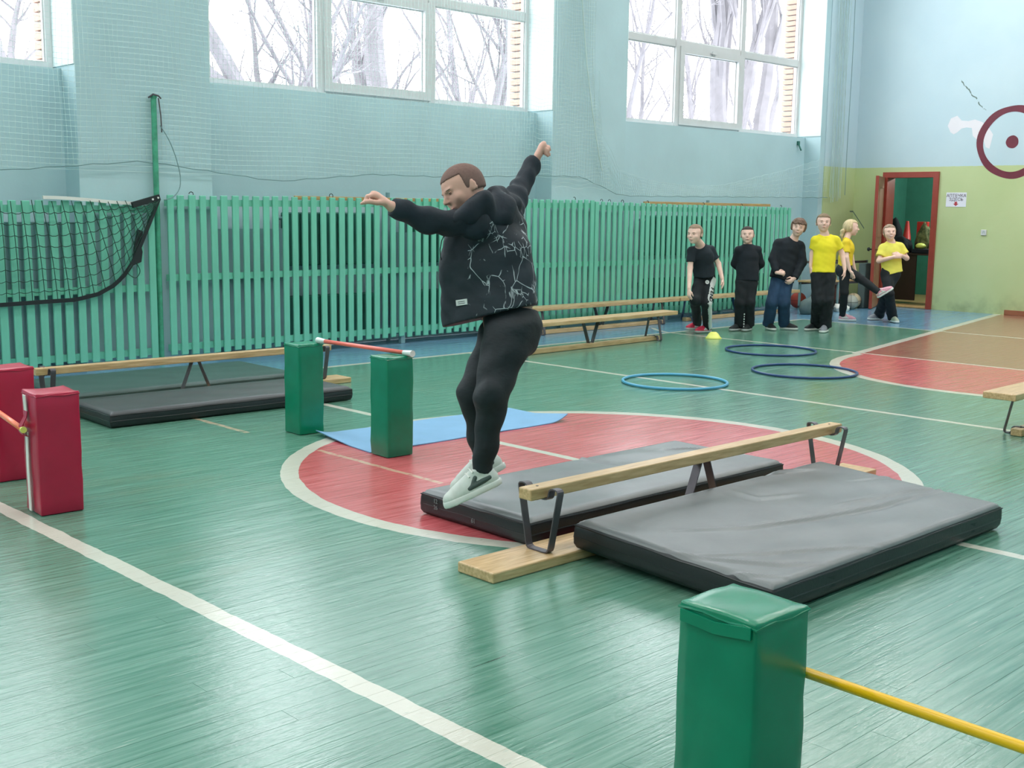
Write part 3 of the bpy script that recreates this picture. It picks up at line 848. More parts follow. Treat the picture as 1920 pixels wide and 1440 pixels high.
RID2 = [(R((1050, 850), (1100, 862), (1160, 873)), .006, .012), (R((1230, 845), (1290, 841), (1340, 843)), .006, .010)]
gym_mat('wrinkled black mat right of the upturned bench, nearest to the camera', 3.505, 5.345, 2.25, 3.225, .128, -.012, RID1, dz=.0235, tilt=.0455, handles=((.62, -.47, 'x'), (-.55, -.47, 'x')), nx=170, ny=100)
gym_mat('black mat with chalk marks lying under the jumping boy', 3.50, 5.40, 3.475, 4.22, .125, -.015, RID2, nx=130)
m3 = gym_mat('black mat in front of the upturned bench by the left fence', 3.36, 5.25, 7.21, 7.885, .11, -.03, sag=.004, top_mat=M('black_vinyl_dim_sheen', lin(60, 63, 66), .42, var=.12, scale=5, spec=.6))  # top greyer than its black sides, a weaker sheen painted in
gym_mat('dark grey-green mat lying behind the upturned bench by the left fence', 3.55, 5.48, 8.24, 9.2, .085, -.02, mat=M('grey_green_vinyl', lin(66, 88, 84), .45, var=.08, scale=7), top_mat=None, sag=.004)
# chalk marks on the left side of the mat below the boy
t1 = text_obj('chalk_mark', '12\n26', .030, CHALK, (3.487, 4.075, .068), (0, -1, 0), (0, .05, 1), None)
t2 = text_obj('chalk_mark', '61', .030, CHALK, (3.483, 3.80, .045), (0, -1, 0), (0, .05, 1), None)
mat2 = [o for o in COL.objects if o.get('label', '').startswith('black mat with chalk')][0]
for t in (t1, t2):
    t.parent = mat2; t.matrix_parent_inverse = Matrix.Translation((-4.45, -3.815, 0))

# ------------------------------------------------------------------ foam hurdle posts and their sticks
def foam_post(label, cx, cy, w, d, h, mat, rz=0.0, seed=1, strap=False, pocket=False):
    rnd = random.Random(seed)
    root = tag(empty('foam_post', (cx, cy, 0), rz), label, 'foam post')
    bm = bmesh.new(); box(bm, -w / 2, w / 2, -d / 2, d / 2, 0.002, h)
    bevel(bm, .006, 2)
    bmesh.ops.subdivide_edges(bm, edges=[e for e in bm.edges if e.calc_length() > .08], cuts=7, use_grid_fill=True)
    ph = [rnd.uniform(0, 6) for _ in range(6)]
    for v in bm.verts:
        x, y, z = v.co
        n1 = .0012 * math.sin(z * 23 + x * 21 + ph[0]) + .0008 * math.sin(z * 41 - y * 37 + ph[1]) + .0006 * math.sin((x + y) * 55 + z * 17 + ph[4])
        fx = math.cos(math.pi * x / (w * 1.1)); fy = math.cos(math.pi * y / (d * 1.1)); fz = math.sin(math.pi * min(max(z / h, 0), 1)) 
        v.co.x += math.copysign(1, x) * (abs(x) > w * .4) * (.0035 * fy * fz + n1)
        v.co.y += math.copysign(1, y) * (abs(y) > d * .4) * (.0035 * fx * fz + n1)
        if z > h - .03: v.co.z += .002 * math.sin(x * 31 + ph[2]) * math.sin(y * 27 + ph[3]) + .002 * (abs(x) > w * .4) * (abs(y) > d * .4)
        if z < .06: 
            v.co.x += .0015 * math.sin(y * 60 + ph[5]); v.co.y += .0015 * math.sin(x * 60 + ph[5])
    obj('cover', bm, mat, root, True)
    rim = []
    for (a, b), (c, e) in zip(((-1, -1), (1, -1), (1, 1), (-1, 1)), ((1, -1), (1, 1), (-1, 1), (-1, -1))):
        for t in np.linspace(0, 1, 6, endpoint=False): rim.append(((a + (c - a) * t) * w / 2 * 1.0, (b + (e - b) * t) * d / 2, h - .012 + .003 * math.sin(t * 9 + a)))
    obj('top_seam', tube_bm(rim, .0035, 5, True), mat, root)
    if pocket:
        for zz in (h - .035,):
            bm = bmesh.new(); strip(bm, [(-w / 2 - .006, -d / 2 + .01, zz + .012), (-w / 2 - .007, 0, zz), (-w / 2 - .006, d / 2 - .01, zz + .006)], (0, 0, .028), .004); obj('top_flap', bm, mat, root)
    if strap:
        xs = -w / 2 - .0105
        bm = bmesh.new(); strip(bm, [(xs - .004, d * .12, h - .015), (xs, d * .12, h - .09)], (0, .034, 0), .004); obj('webbing_strap', bm, STRAP_W, root)
        bm = bmesh.new(); strip(bm, [(xs - .002, d * .09, .39), (xs - .004, d * .08, .22), (xs - .002, d * .06, .01)], (0, .030, 0), .004); obj('webbing_strap', bm, STRAP_W, root)
        pts = [(xs, d * .10, h - .09), (xs - .004, d * .10, .46), (xs - .022, d * .10, .43), (xs - .034, d * .10, .405), (xs - .022, d * .10, .38), (xs, d * .10, .37)]
        bm = bmesh.new(); strip(bm, fillet(pts, .02, 3), (0, .04, 0), .004); obj('strap_loop', bm, mat, root)
    return root
foam_post('large green foam post at the lower right with a yellow stick', 2.165, 1.47, .20, .215, .575, GREEN_VINYL, -.03, 1, pocket=True)
foam_post('green foam post carrying the far yellow stick end', 2.135, .28, .20, .215, .575, GREEN_VINYL, .02, 2)
foam_post('green foam post standing beside the left end of the blue foam mat', 4.25, 6.34, .185, .175, .585, GREEN_VINYL, -.02, 3)
foam_post('green foam post standing on the near edge of the blue foam mat', 4.245, 5.415, .185, .175, .595, GREEN_VINYL, -.03, 4)
foam_post('crimson foam post with white webbing and a yellow-capped stick', 2.232, 5.455, .20, .20, .58, RED_VINYL, -.06, 5, strap=True)
foam_post('crimson foam post behind the strapped one, cut by the left picture edge', 2.345, 6.27, .20, .20, .60, RED_VINYL, -.05, 6, strap=True)
def stick(label, a, b, r, mat, capm=None, capl=.05, capr=1.2, flare=False):
    a, b = Vector(a), Vector(b); root = tag(obj('hurdle_stick', tube_bm([a, a.lerp(b, .33), a.lerp(b, .66), b], r, 14), mat, None, True), label, 'stick')
    if capm:
        d = (b - a).normalized()
        for p, s in ((a, -1), (b, 1)):
            q = p + d * s * capl
            bm = bmesh.new(); tube(bm, [p - d * s * .01, q] , [r * 1.08, r * (1.55 if flare else capr)], 14); obj('end_cap', bm, capm, root, False)
    return root
stick('yellow plastic stick held by the lower right green post', (2.292, 1.50, .402), (2.262, .30, .402), .0125, YELLOW_P)
stick('faded red stick lying across the two green foam posts', (4.315, 6.20, .604), (4.30, 5.36, .612), .013, RED_P, CLEAR_P, .075, flare=True)
stick('orange stick with a yellow cap held by the crimson posts', (2.098, 5.46, .405), (2.215, 6.31, .425), .0135, ORANGE_P, CONE_Y, .008, 1.12)

# ------------------------------------------------------------------ yoga mat, hoops, cones
nx, ny = 60, 22
c4 = [np.array(p) for p in ((4.165, 5.52), (5.86, 5.50), (5.90, 6.13), (4.235, 6.19))]
vt, fs = [], []
for i in range(nx + 1):
    for j in range(ny + 1):
        u, v = i / nx, j / ny
        p = (c4[0] * (1 - u) + c4[1] * u) * (1 - v) + (c4[3] * (1 - u) + c4[2] * u) * v
        z = .007
        z += .045 * max(0, (u - .9) / .1) ** 2 * max(0, 1 - v * 1.8)                 # curled far corner
        z += .030 * max(0, (.09 - u) / .09) ** 2 * max(0, (v - .35) / .65)
        vt.append((p[0] - 5.03, p[1] - 5.83, z + .0015 * math.sin(u * 14)))
N = len(vt)
vt += [(a, b, c - .006) for a, b, c in vt]
I = lambda i, j: i * (ny + 1) + j
for i in range(nx):
    for j in range(ny):
        fs.append((I(i, j), I(i + 1, j), I(i + 1, j + 1), I(i, j + 1))); fs.append((N + I(i, j + 1), N + I(i + 1, j + 1), N + I(i + 1, j), N + I(i, j)))
rim = [I(i, 0) for i in range(nx)] + [I(nx, j) for j in range(ny)] + [I(i, ny) for i in range(nx, 0, -1)] + [I(0, j) for j in range(ny, 0, -1)]
for a, b in zip(rim, rim[1:] + rim[:1]): fs.append((a, N + a, N + b, b))
me = bpy.data.meshes.new('exercise_mat'); me.from_pydata(vt, [], fs)
o = tag(link('exercise_mat', me, BLUE_MAT), 'light blue foam exercise mat with a curled corner on the red circle', 'mat'); o.location = (5.03, 5.83, 0)
def hoop(label, cx, cy, Rr, r, mat):
    bm = tube_bm([(Rr * math.cos(a), Rr * math.sin(a), r + .001) for a in np.linspace(0, 2 * math.pi, 72, endpoint=False)], r, 10, True)
    o = tag(obj('hula_hoop', bm, mat, None, True), label, 'hoop', 'hoops on the floor'); o.location = (cx, cy, 0)
hoop('light blue hoop lying across a white line', 7.905, 6.17, .445, .0125, HOOP_L)
hoop('dark blue hoop farther from the red key, toward the row of boys', 10.55, 6.97, .468, .0115, HOOP_D)
hoop('dark blue hoop touching the edge of the red key', 9.39, 5.83, .472, .0115, HOOP_D)
cone = tag(obj('marker_cone', lathe_bm([(.095, .001), (.097, .006), (.078, .022), (.055, .058), (.034, .074), (.028, .076), (.026, .072), (.05, .054), (.072, .018), (.09, .001)], 28), CONE_Y, None, True), 'flat lemon yellow marker cone on the white line', 'cone')
cone.location = (11.10, 8.12, 0)

def wx(x, y, Xp):
    v = CAM_R * (x - 960) + CAM_D * (y - 720) + CAM_N * CAM_F
    return np.array([0, 0, CAM_H]) + v * (Xp / v[0])

# ------------------------------------------------------------------ door, storeroom
bm = bmesh.new(); fx0, fx1 = RX1 - .035, RX1 + .21
box(bm, fx0, fx1, DY0 - .055, DY0 + .03, 0.001, DZ + .06); box(bm, fx0, fx1, DY1 - .03, DY1 + .055, 0.001, DZ + .06); box(bm, fx0, fx1, DY0 + .03, DY1 - .03, DZ - .025, DZ + .06)
door = tag(obj('door_1', bm, DOOR_RED), kind='structure')
obj('threshold', box_bm(RX1 - .02, RX1 + .2, DY0 + .03, DY1 - .03, .001, .03, .006), WOOD_D, door)
leaf = empty('door_leaf', (17.25, 9.45, 0), math.atan2(9.13 - 9.45, 16.48 - 17.25), door)
LW = .83
bm = bmesh.new(); box(bm, .0, LW - .006, -.02, .02, .015, 2.03); lf = obj('leaf_board', bm, DOOR_BR, leaf)
obj('leaf_edge', box_bm(LW - .006, LW + .01, -.024, .024, .012, 2.033, .003), DOOR_RED, leaf)
for z0, z1 in ((.15, .95), (1.1, 1.9)):
    bm = bmesh.new(); s = .04
    for q in ((.12, LW - .14, z0, z0 + s), (.12, LW - .14, z1 - s, z1), (.12, .12 + s, z0 + s, z1 - s), (LW - .14 - s, LW - .14, z0 + s, z1 - s)): box(bm, q[0], q[1], .02, .028, q[2], q[3])
    obj('panel_moulding', bm, DOOR_BR, leaf)
for s in (-1, 1):
    b2 = lathe_bm([(0, .02), (.012, .02), (.012, .06), (.028, .065), (.03, .085), (.018, .1), (0, .1)], 12)
    for v in b2.verts: v.co = Vector((LW - .07 + v.co.x, s * v.co.z, .92 + v.co.y))
    bmesh.ops.recalc_face_normals(b2, faces=b2.faces[:])
    obj('door_knob', b2, BLACK_T if s < 0 else GOLD, leaf)
SX1 = 20.4
tag(obj('wall_storeroom_east', box_bm(SX1, SX1 + .1, 7.7, 10.8, 0, 2.7), DARK_TEAL), kind='structure')
tag(obj('wall_storeroom_north', box_bm(RX1 + .2, SX1, 10.7, 10.8, 0, 2.7), DARK_TEAL), kind='structure')
tag(obj('wall_storeroom_south', box_bm(RX1 + .2, SX1, 7.7, 7.8, 0, 2.7), DARK_TEAL), kind='structure')
tag(obj('ceiling_storeroom', box_bm(RX1 + .2, SX1 + .1, 7.7, 10.8, 2.7, 2.8), DARK_TEAL), kind='structure')
tag(obj('floor_storeroom', box_bm(RX1, SX1, 7.7, 10.8, -.1, .0), WOOD_D), kind='structure')
sl_ = bpy.data.lights.new('storeroom_fill_light', 'POINT'); sl_.energy = 110; sl_.shadow_soft_size = .08; sl_.color = (1.0, .97, .92)  # added bulb, unseen, lifts the dark storeroom
so_ = bpy.data.objects.new('storeroom_fill_light', sl_); COL.objects.link(so_); so_.location = (19.0, 8.5, 2.45)
bb_ = lathe_bm([(0, 2.699), (.05, 2.699), (.05, 2.66), (.02, 2.65), (.02, 2.60), (0, 2.60)], 14); bo_ = tag(obj('fill_bulb_holder', bb_, FRAME_W), 'white holder of the added fill bulb on the storeroom ceiling', 'lamp'); bo_.location = (19.0, 8.5, 0)
desk = tag(empty('desk', (18.35, 9.35, 0)), 'dark brown desk standing inside the storeroom doorway', 'desk')
obj('desk_top', box_bm(-.28, .28, -.42, .80, .80, .83, .004), DARK_WOOD, desk)
obj('front_panel', box_bm(-.25, -.225, -.10, .72, .06, .80, .003), DARK_WOOD, desk)
for y in (-.40, .74): obj('side_panel', box_bm(-.25, .25, y, y + .025, .001, .80, .003), DARK_WOOD, desk)
rc = random.Random(4)
def lump(name, label, cat, loc, rad, mat, seed, amp=.18, group=None):
    bm = bmesh.new(); bmesh.ops.create_icosphere(bm, subdivisions=3, radius=1)
    r2 = random.Random(seed); ph = [r2.uniform(0, 6) for _ in range(6)]
    for v in bm.verts:
        n = v.co.copy(); k = 1 + amp * (math.sin(n.x * 4 + ph[0]) * math.sin(n.y * 5 + ph[1]) + .6 * math.sin(n.z * 7 + ph[2]) * math.sin(n.x * 8 + ph[3]))
        v.co = Vector((n.x * rad[0] * k, n.y * rad[1] * k, max(n.z * rad[2] * k, -rad[2] * .55)))
    zmin = min(v.co.z for v in bm.verts)
    for v in bm.verts: v.co.z -= zmin
    o = tag(obj(name, bm, mat, None, True), label, cat, group); o.location = loc; return o
lump('cloth_pile', 'pile of black cloth heaped on the storeroom desk', 'cloth pile', (18.19, 9.62, .831), (.09, .22, .17), DARK_CLOTH, 2)
lump('black_bag', 'round black bag standing on the storeroom desk behind the smiling girl', 'bag', (18.48, 9.86, .831), (.12, .13, .36), DARK_CLOTH, 5, .08)
cr = tag(obj('training_cone', lathe_bm([(0, .0), (.10, .0), (.10, .012), (.085, .014), (.022, .29), (.018, .295), (0, .295)], 24), CONE_R, None, True), 'tall red training cone on the dark pile in the storeroom', 'cone'); 
cr.location = (18.40, 9.60, .831); cr.scale = (1.15, 1.15, 1.75)
lump('camouflage_bundle', 'bundle of camouflage cloth beside the red training cone', 'bundle', (18.42, 9.30, .831), (.09, .13, .30), CAMO, 9, .25)
tag(obj('red_box', box_bm(18.53, 18.62, 9.32, 9.50, .831, 1.34, .006), CONE_R), 'red box standing behind the camouflage bundle', 'box')
tag(obj('black_case', box_bm(18.10, 18.34, 9.06, 9.35, .831, .902, .01), DARK_CLOTH), 'flat black case under the lime ball on the storeroom desk', 'case')
yb = tag(obj('yellow_ball', lathe_bm([(.095 * math.sin(a), .095 - .095 * math.cos(a)) for a in np.linspace(0.001, math.pi - .001, 16)], 24), CONE_Y, None, True), 'flattened lime yellow ball below the camouflage bundle', 'ball'); yb.location = (18.20, 9.24, .902); yb.scale = (.85, .85, .5)

# paint and plaster marks on the end wall
def disc(name, y, z, r0, r1, mat, seed, parent, xo=.0025):
    bm = bmesh.new(); n = 64; A, B, A2, B2 = [], [], [], []
    for k in range(n):
        a = 2 * math.pi * k / n
        w1 = r1 * (1 + .014 * math.sin(a * 3 + seed) + .008 * math.sin(a * 7 + seed)); w0 = r0 * (1 + .016 * math.sin(a * 4 + seed * 2))
        for L, x, r in ((A, RX1 - xo, w1), (A2, RX1 - .0002, w1), (B, RX1 - xo, w0), (B2, RX1 - .0002, w0)):
            L.append(bm.verts.new((x, y + r * math.cos(a), z + r * math.sin(a))))
    for k in range(n):
        k2 = (k + 1) % n
        bm.faces.new((A[k], B[k], B[k2], A[k2])); bm.faces.new((A[k], A[k2], A2[k2], A2[k]))
        if r0 > .01: bm.faces.new((B[k], B2[k], B2[k2], B[k2]))
    if r0 <= .01: bm.faces.new(B)
    bmesh.ops.recalc_face_normals(bm, faces=bm.faces[:])
    return obj(name, bm, mat, parent)
rc_ = wx(1898, 266, RX1)
disc('painted_ring', rc_[1], rc_[2], .425, .525, MAROON, 1.0, wall_e)
disc('painted_dot', rc_[1], rc_[2], .005, .092, MAROON, 2.0, wall_e)
PT = [(1777, 236), (1783, 222), (1795, 217), (1803, 226), (1816, 227), (1828, 224), (1842, 229), (1853, 238), (1862, 252), (1858, 268), (1855, 279), (1848, 276), (1844, 262), (1832, 262), (1824, 255), (1822, 240), (1812, 239), (1803, 241), (1795, 248), (1788, 252), (1782, 248)]
bm = bmesh.new(); q = [wx(a, b, RX1 - .0012) for a, b in PT]; f = bm.faces.new([bm.verts.new(p) for p in q])
r = bmesh.ops.extrude_face_region(bm, geom=[f])
for v in r['geom']:
    if isinstance(v, bmesh.types.BMVert): v.co.x = RX1 + .002
bmesh.ops.recalc_face_normals(bm, faces=bm.faces[:]); bmesh.ops.triangulate(bm, faces=bm.faces[:])
obj('bare_plaster_patch', bm, PLASTER, wall_e)
pa, pb = wx(1775, 361, RX1), wx(1811, 388, RX1)
yc, zc = (pa[1] + pb[1]) / 2, (pa[2] + pb[2]) / 2
hw, hh = abs(pa[1] - pb[1]) / 2, abs(pa[2] - pb[2]) / 2
sign = tag(obj('paper_sign', box_bm(RX1 - .004, RX1 - .0005, yc - hw, yc + hw, zc - hh, zc + hh), PAPER), 'white paper first aid kit sign with a red arrow beside the door', 'sign')
text_obj('sign_lettering', 'АПТЕЧКА', .066, INK, (RX1 - .0055, yc, zc + hh * .55), (0, -1, 0), (0, 0, 1), sign)
text_obj('sign_lettering', 'ЗДЕСЬ', .066, INK, (RX1 - .0055, yc, zc + hh * .02), (0, -1, 0), (0, 0, 1), sign)
bm = bmesh.new(); AR = [(-.02, .0), (.02, .0), (.02, -.03), (.042, -.03), (0, -.066), (-.042, -.03), (-.02, -.03)]
fr = bm.faces.new([bm.verts.new((RX1 - .0056, yc - a, zc - hh * .28 + b)) for a, b in AR]); ex = bmesh.ops.extrude_face_region(bm, geom=[fr])
for v in ex['geom']:
    if isinstance(v, bmesh.types.BMVert): v.co.x = RX1 - .0042
bmesh.ops.recalc_face_normals(bm, faces=bm.faces[:])
obj('sign_arrow', bm, RED_INK, sign)
ps = wx(1845, 436, RX1)
sw = tag(obj('wall_socket', box_bm(RX1 - .02, RX1 - .0005, ps[1] - .042, ps[1] + .042, ps[2] - .042, ps[2] + .042, .006, 2), FRAME_W), 'small white wall plate with a grey mark below the paper sign', 'socket')
text_obj('plate_mark', 'Л', .05, GREY_CORD, (RX1 - .021, ps[1], ps[2]), (0, -1, 0), (0, 0, 1), sw)

# ------------------------------------------------------------------ corner rack, balls, bags
rk = tag(empty('shelf_rack', (16.25, 9.62, 0)), 'low steel rack with a wooden shelf in the room corner behind the children', 'rack')
for x in (-.72, -.20, .62):
    for y in (-.17, .17): obj('leg', box_bm(x - .015, x + .015, y - .015, y + .015, .001, .74, .002), PIPE_G, rk)
obj('shelf', box_bm(-.76, .66, -.19, .19, .42, .45, .004), WOOD, rk)
for y in (-.17, .17):
    bm = bmesh.new(); box(bm, -.74, .64, y - .012, y + .012, .70, .735); box(bm, -.74, .64, y - .012, y + .012, .385, .42); box(bm, -.74, .64, y - .012, y + .012, .03, .06); obj('rail', bm, STEEL, rk)
def ball(label, x, y, r, mat, z=0.0):
    pr = [(r * math.sin(a), r - r * math.cos(a)) for a in np.linspace(0.001, math.pi - .001, 18)]
    o = tag(obj('ball', lathe_bm(pr, 26), mat, None, True), label, 'ball'); o.location = (x, y, z + .001)
    for k in range(2):
        ring = [(r * 1.002 * math.cos(t), r * 1.002 * math.sin(t) * (k == 0), r + r * 1.002 * math.sin(t) * (k == 1)) for t in np.linspace(0, 2 * math.pi, 30, endpoint=False)]
        obj('seam', tube_bm(ring, .0035, 4, True), BLACK_T, o)
    o.rotation_euler = (0, 0, .6); return o
ball('red rubber ball on the floor beside the boy in jeans', 15.72, 9.93, .125, BALL_R, .0)
ball('tan leather ball under the rack beside the door', 16.48, 9.42, .118, BALL_T, .0)
ball('grey worn ball behind the standing leg of the kicking girl', 16.24, 9.33, .112, BALL_G, .0)
lump('brown_ball_bag', 'brown net bag of balls under the corner rack', 'bag', (15.85, 9.66, .001), (.13, .13, .18), M('brown_net', lin(92, 84, 58), .9, var=.25, scale=30), 12, .12)
tag(obj('storage_box', box_bm(16.05, 16.36, 9.5, 9.75, .15, .385, .006), MAROON_BOX), 'dull maroon box under the rack shelf between the yellow shirts', 'box')
tag(obj('dark_crate', box_bm(16.02, 16.40, 9.47, 9.78, .001, .148, .006), DARK_WOOD), 'dark crate under the maroon box in the rack', 'crate')
lump('grey_bag', 'grey cloth bag lying on the floor between two boys, by the fence', 'bag', (15.05, 9.25, .001), (.26, .15, .17), GREY_BAG, 15, .15)
lump('white_shoe_bag', 'light grey bag leaning behind the boy in jeans', 'bag', (15.42, 9.32, .001), (.12, .12, .22), BALL_G, 16, .15)
lump('white_rag', 'crumpled white rag on the floor behind the yellow-shirted boy', 'rag', (15.78, 9.20, .001), (.14, .1, .075), STRAP_W, 17, .25)
tag(obj('grey_stool', box_bm(16.58, 16.80, 9.30, 9.42, .001, .70, .01), GREY_BAG), 'grey upright board leaning behind the kicking girl by the door', 'board')

# ------------------------------------------------------------------ figures: distance fields meshed by surface nets
def V3(*a): return np.array(a, float)
def unit(v): return v / (np.linalg.norm(v) + 1e-12)
class Field:
    def __init__(s, vox): s.vox = vox; s.prims = []
    def cone(s, a, b, ra, rb, k=.015, n=None, fl_=1.0, cuts=(), sub=False):
        a, b = np.asarray(a, float), np.asarray(b, float); ba = b - a; L2 = ba @ ba + 1e-12
        if n is not None:
            n = np.asarray(n, float); n = unit(n - ba * (n @ ba) / L2)
        def f(P):
            pa = P - a; t = np.clip((pa @ ba) / L2, 0, 1); q = pa - t[..., None] * ba
            if n is not None: q = q + (fl_ - 1) * (q @ n)[..., None] * n
            d = np.sqrt((q * q).sum(-1)) - (ra + t * (rb - ra))
            if n is not None and fl_ > 1: d = d / (.5 + .5 * fl_)
            for p, m in cuts: d = np.maximum(d, (P - p) @ m)
            return d
        R_ = max(ra, rb); s.prims.append((f, np.minimum(a, b) - R_, np.maximum(a, b) + R_, k, sub)); return s
    def ell(s, c, axes, radii, k=.015, sub=False, cuts=()):
        c = np.asarray(c, float); A = np.array(axes); r = np.array(radii, float)
        def f(P):
            q = (P - c) @ A.T; k0 = np.sqrt(((q / r) ** 2).sum(-1)) + 1e-9; k1 = np.sqrt(((q / r ** 2) ** 2).sum(-1)) + 1e-9
            d = k0 * (k0 - 1) / k1
            for p, m in cuts: d = np.maximum(d, (P - p) @ m)
            return d
        R_ = r.max(); s.prims.append((f, c - R_, c + R_, k, sub)); return s
    def mesh(s, disp=None, cuts=(), post=None):
        vox = s.vox; adds = [p for p in s.prims if not p[4]]
        lo = np.min([p[1] for p in adds], 0) - 3 * vox; hi = np.max([p[2] for p in adds], 0) + 3 * vox
        N = np.ceil((hi - lo) / vox).astype(int) + 1
        D = np.full(N, .06, np.float32)
        for f, a, b, k, sub in s.prims:
            m = k + 2.5 * vox + .012
            i0 = np.maximum(((a - m - lo) / vox).astype(int), 0); i1 = np.minimum(np.ceil((b + m - lo) / vox).astype(int) + 1, N)
            if (i1 <= i0).any(): continue
            g = np.stack(np.meshgrid(*[lo[q] + vox * np.arange(i0[q], i1[q]) for q in range(3)], indexing='ij'), -1)
            d = f(g); sl = tuple(slice(i0[q], i1[q]) for q in range(3)); o = D[sl]
            if sub:
                h = np.clip(.5 - .5 * (o + d) / k, 0, 1); D[sl] = o * (1 - h) - d * h + k * h * (1 - h)
            else:
                h = np.clip(.5 + .5 * (o - d) / k, 0, 1); D[sl] = o * (1 - h) + d * h - k * h * (1 - h)
        if disp is not None or cuts or post is not None:
            g = np.stack(np.meshgrid(*[lo[q] + vox * np.arange(N[q]) for q in range(3)], indexing='ij'), -1)
            if disp is not None: D = D + disp(g)
            for p, m in cuts: D = np.maximum(D, (g - p) @ m)
            if post is not None: D = np.maximum(D, post(g))
        return nets(D, lo, vox)
def nets(D, lo, vox):
    ins = D < 0; n = np.array(D.shape) - 1
    c = np.zeros(n, int)
    offs = [(i, j, k) for i in (0, 1) for j in (0, 1) for k in (0, 1)]
    sl = lambda o: tuple(slice(o[q], o[q] + n[q]) for q in range(3))
    for o in offs: c += ins[sl(o)]
    act = (c > 0) & (c < 8)
    idx = np.full(n, -1); idx[act] = np.arange(act.sum())
    acc = np.zeros((act.sum(), 3)); cnt = np.zeros(act.sum())
    vals = {o: D[sl(o)][act].astype(float) for o in offs}
    for ax in range(3):
        for o in offs:
            if o[ax]: continue
            o2 = list(o); o2[ax] = 1; o2 = tuple(o2)
            a, b = vals[o], vals[o2]; cr = (a < 0) != (b < 0)
            t = np.where(cr, a / np.where(cr, a - b, 1), 0); p = np.array(o, float) + 0 * t[:, None]; p[:, ax] = t
            acc += np.where(cr[:, None], p, 0); cnt += cr
    pos = np.argwhere(act) + acc / cnt[:, None]
    verts = lo + pos * vox
    faces = []
    for ax in range(3):
        b1, b2 = (ax + 1) % 3, (ax + 2) % 3
        s0 = [slice(None)] * 3; s1 = [slice(None)] * 3; s0[ax] = slice(0, -1); s1[ax] = slice(1, None)
        A, B = ins[tuple(s0)], ins[tuple(s1)]
        cr = np.argwhere(A != B)
        cr = cr[(cr[:, b1] > 0) & (cr[:, b2] > 0) & (cr[:, b1] < n[b1]) & (cr[:, b2] < n[b2]) & (cr[:, ax] < n[ax])]
        flip = A[tuple(cr.T)]
        q = []
        for d1, d2 in ((1, 1), (0, 1), (0, 0), (1, 0)):
            cc = cr.copy(); cc[:, b1] -= d1; cc[:, b2] -= d2; q.append(idx[tuple(cc.T)])
        q = np.stack(q, 1); q[~flip] = q[~flip][:, ::-1]; faces.append(q[(q >= 0).all(1)])
    return verts, np.concatenate(faces)
def mesh_obj(name, vf, mat, parent, origin):
    v, f = vf; v = (v - origin).astype(np.float32)
    me = bpy.data.meshes.new(name); me.vertices.add(len(v)); me.vertices.foreach_set('co', v.ravel())
    me.loops.add(len(f) * 4); me.loops.foreach_set('vertex_index', f.astype(np.int32).ravel())
    me.polygons.add(len(f)); me.polygons.foreach_set('loop_start', np.arange(0, len(f) * 4, 4, dtype=np.int32))
    me.update(calc_edges=True); me.validate()
    return link(name, me, mat, parent, True)

def wrinkle(seed, amp, freq, stretch=(1, 1, 1)):
    r = np.random.default_rng(seed); W = r.normal(size=(5, 3)) * freq * np.array(stretch); ph = r.uniform(0, 6, 5)
    def f(P):
        o = 0
        for w, p in zip(W, ph): o = o + np.sin(P @ w + p)
        return (amp / 3 * o).astype(np.float32)
    return f

def hand(F, w, d, n, l, curl=.5, sc=1.0, rad=1.0, spread=0.0, k=.006, fist=False):
    """w wrist, d towards the knuckles, n palm normal, l towards the thumb"""
    d, n, l = unit(d), unit(n), unit(l)
    F.cone(w - d * .01 * sc, w + d * .03 * sc, .021 * sc, .027 * sc, .012, n, 1.45)
    F.cone(w + d * .028 * sc, w + d * .068 * sc, .030 * sc, .036 * sc, .010, n, 1.9)
    rf = .0082 * sc * rad
    for i, (off, ln, bk) in enumerate(((.027, .066, .0), (.009, .074, .004), (-.009, .069, .002), (-.026, .054, -.006))):
        p = w + (d * (.074 + bk) + l * off) * sc; a = curl * (.65 if not fist else 1.25) ; dirv = d
        for seg, (fr, kk) in enumerate(((.44, 1.0), (.31, 1.15), (.25, .8))):
            ang = a * kk if seg else a * .9
            dirv = unit(dirv * math.cos(ang) + unit(n - dirv * (n @ dirv)) * math.sin(ang))
            if seg == 0: dirv = unit(dirv + l * spread * (1.5 - i) * .3)
            q = p + dirv * ln * fr * sc
            F.cone(p, q, rf * (1.08 - .1 * seg), rf * (1.0 - .1 * seg), .004); p = q
    p = w + (d * .022 + l * .024) * sc; q = p + unit(d * .55 + l * .65 + n * .35) * .036 * sc
    F.cone(p, q, .013 * sc, .0105 * sc, .008)
    r_ = q + unit(d * .75 + n * (.9 if fist else .35) - l * (.55 if fist else .0)) * .030 * sc; F.cone(q, r_, .0098 * sc * rad, .0085 * sc * rad, .004)
    r2 = r_ + unit(d * .6 + n * .5 - l * (.9 if fist else .15)) * .022 * sc; F.cone(r_, r2, .0088 * sc * rad, .0072 * sc * rad, .004)

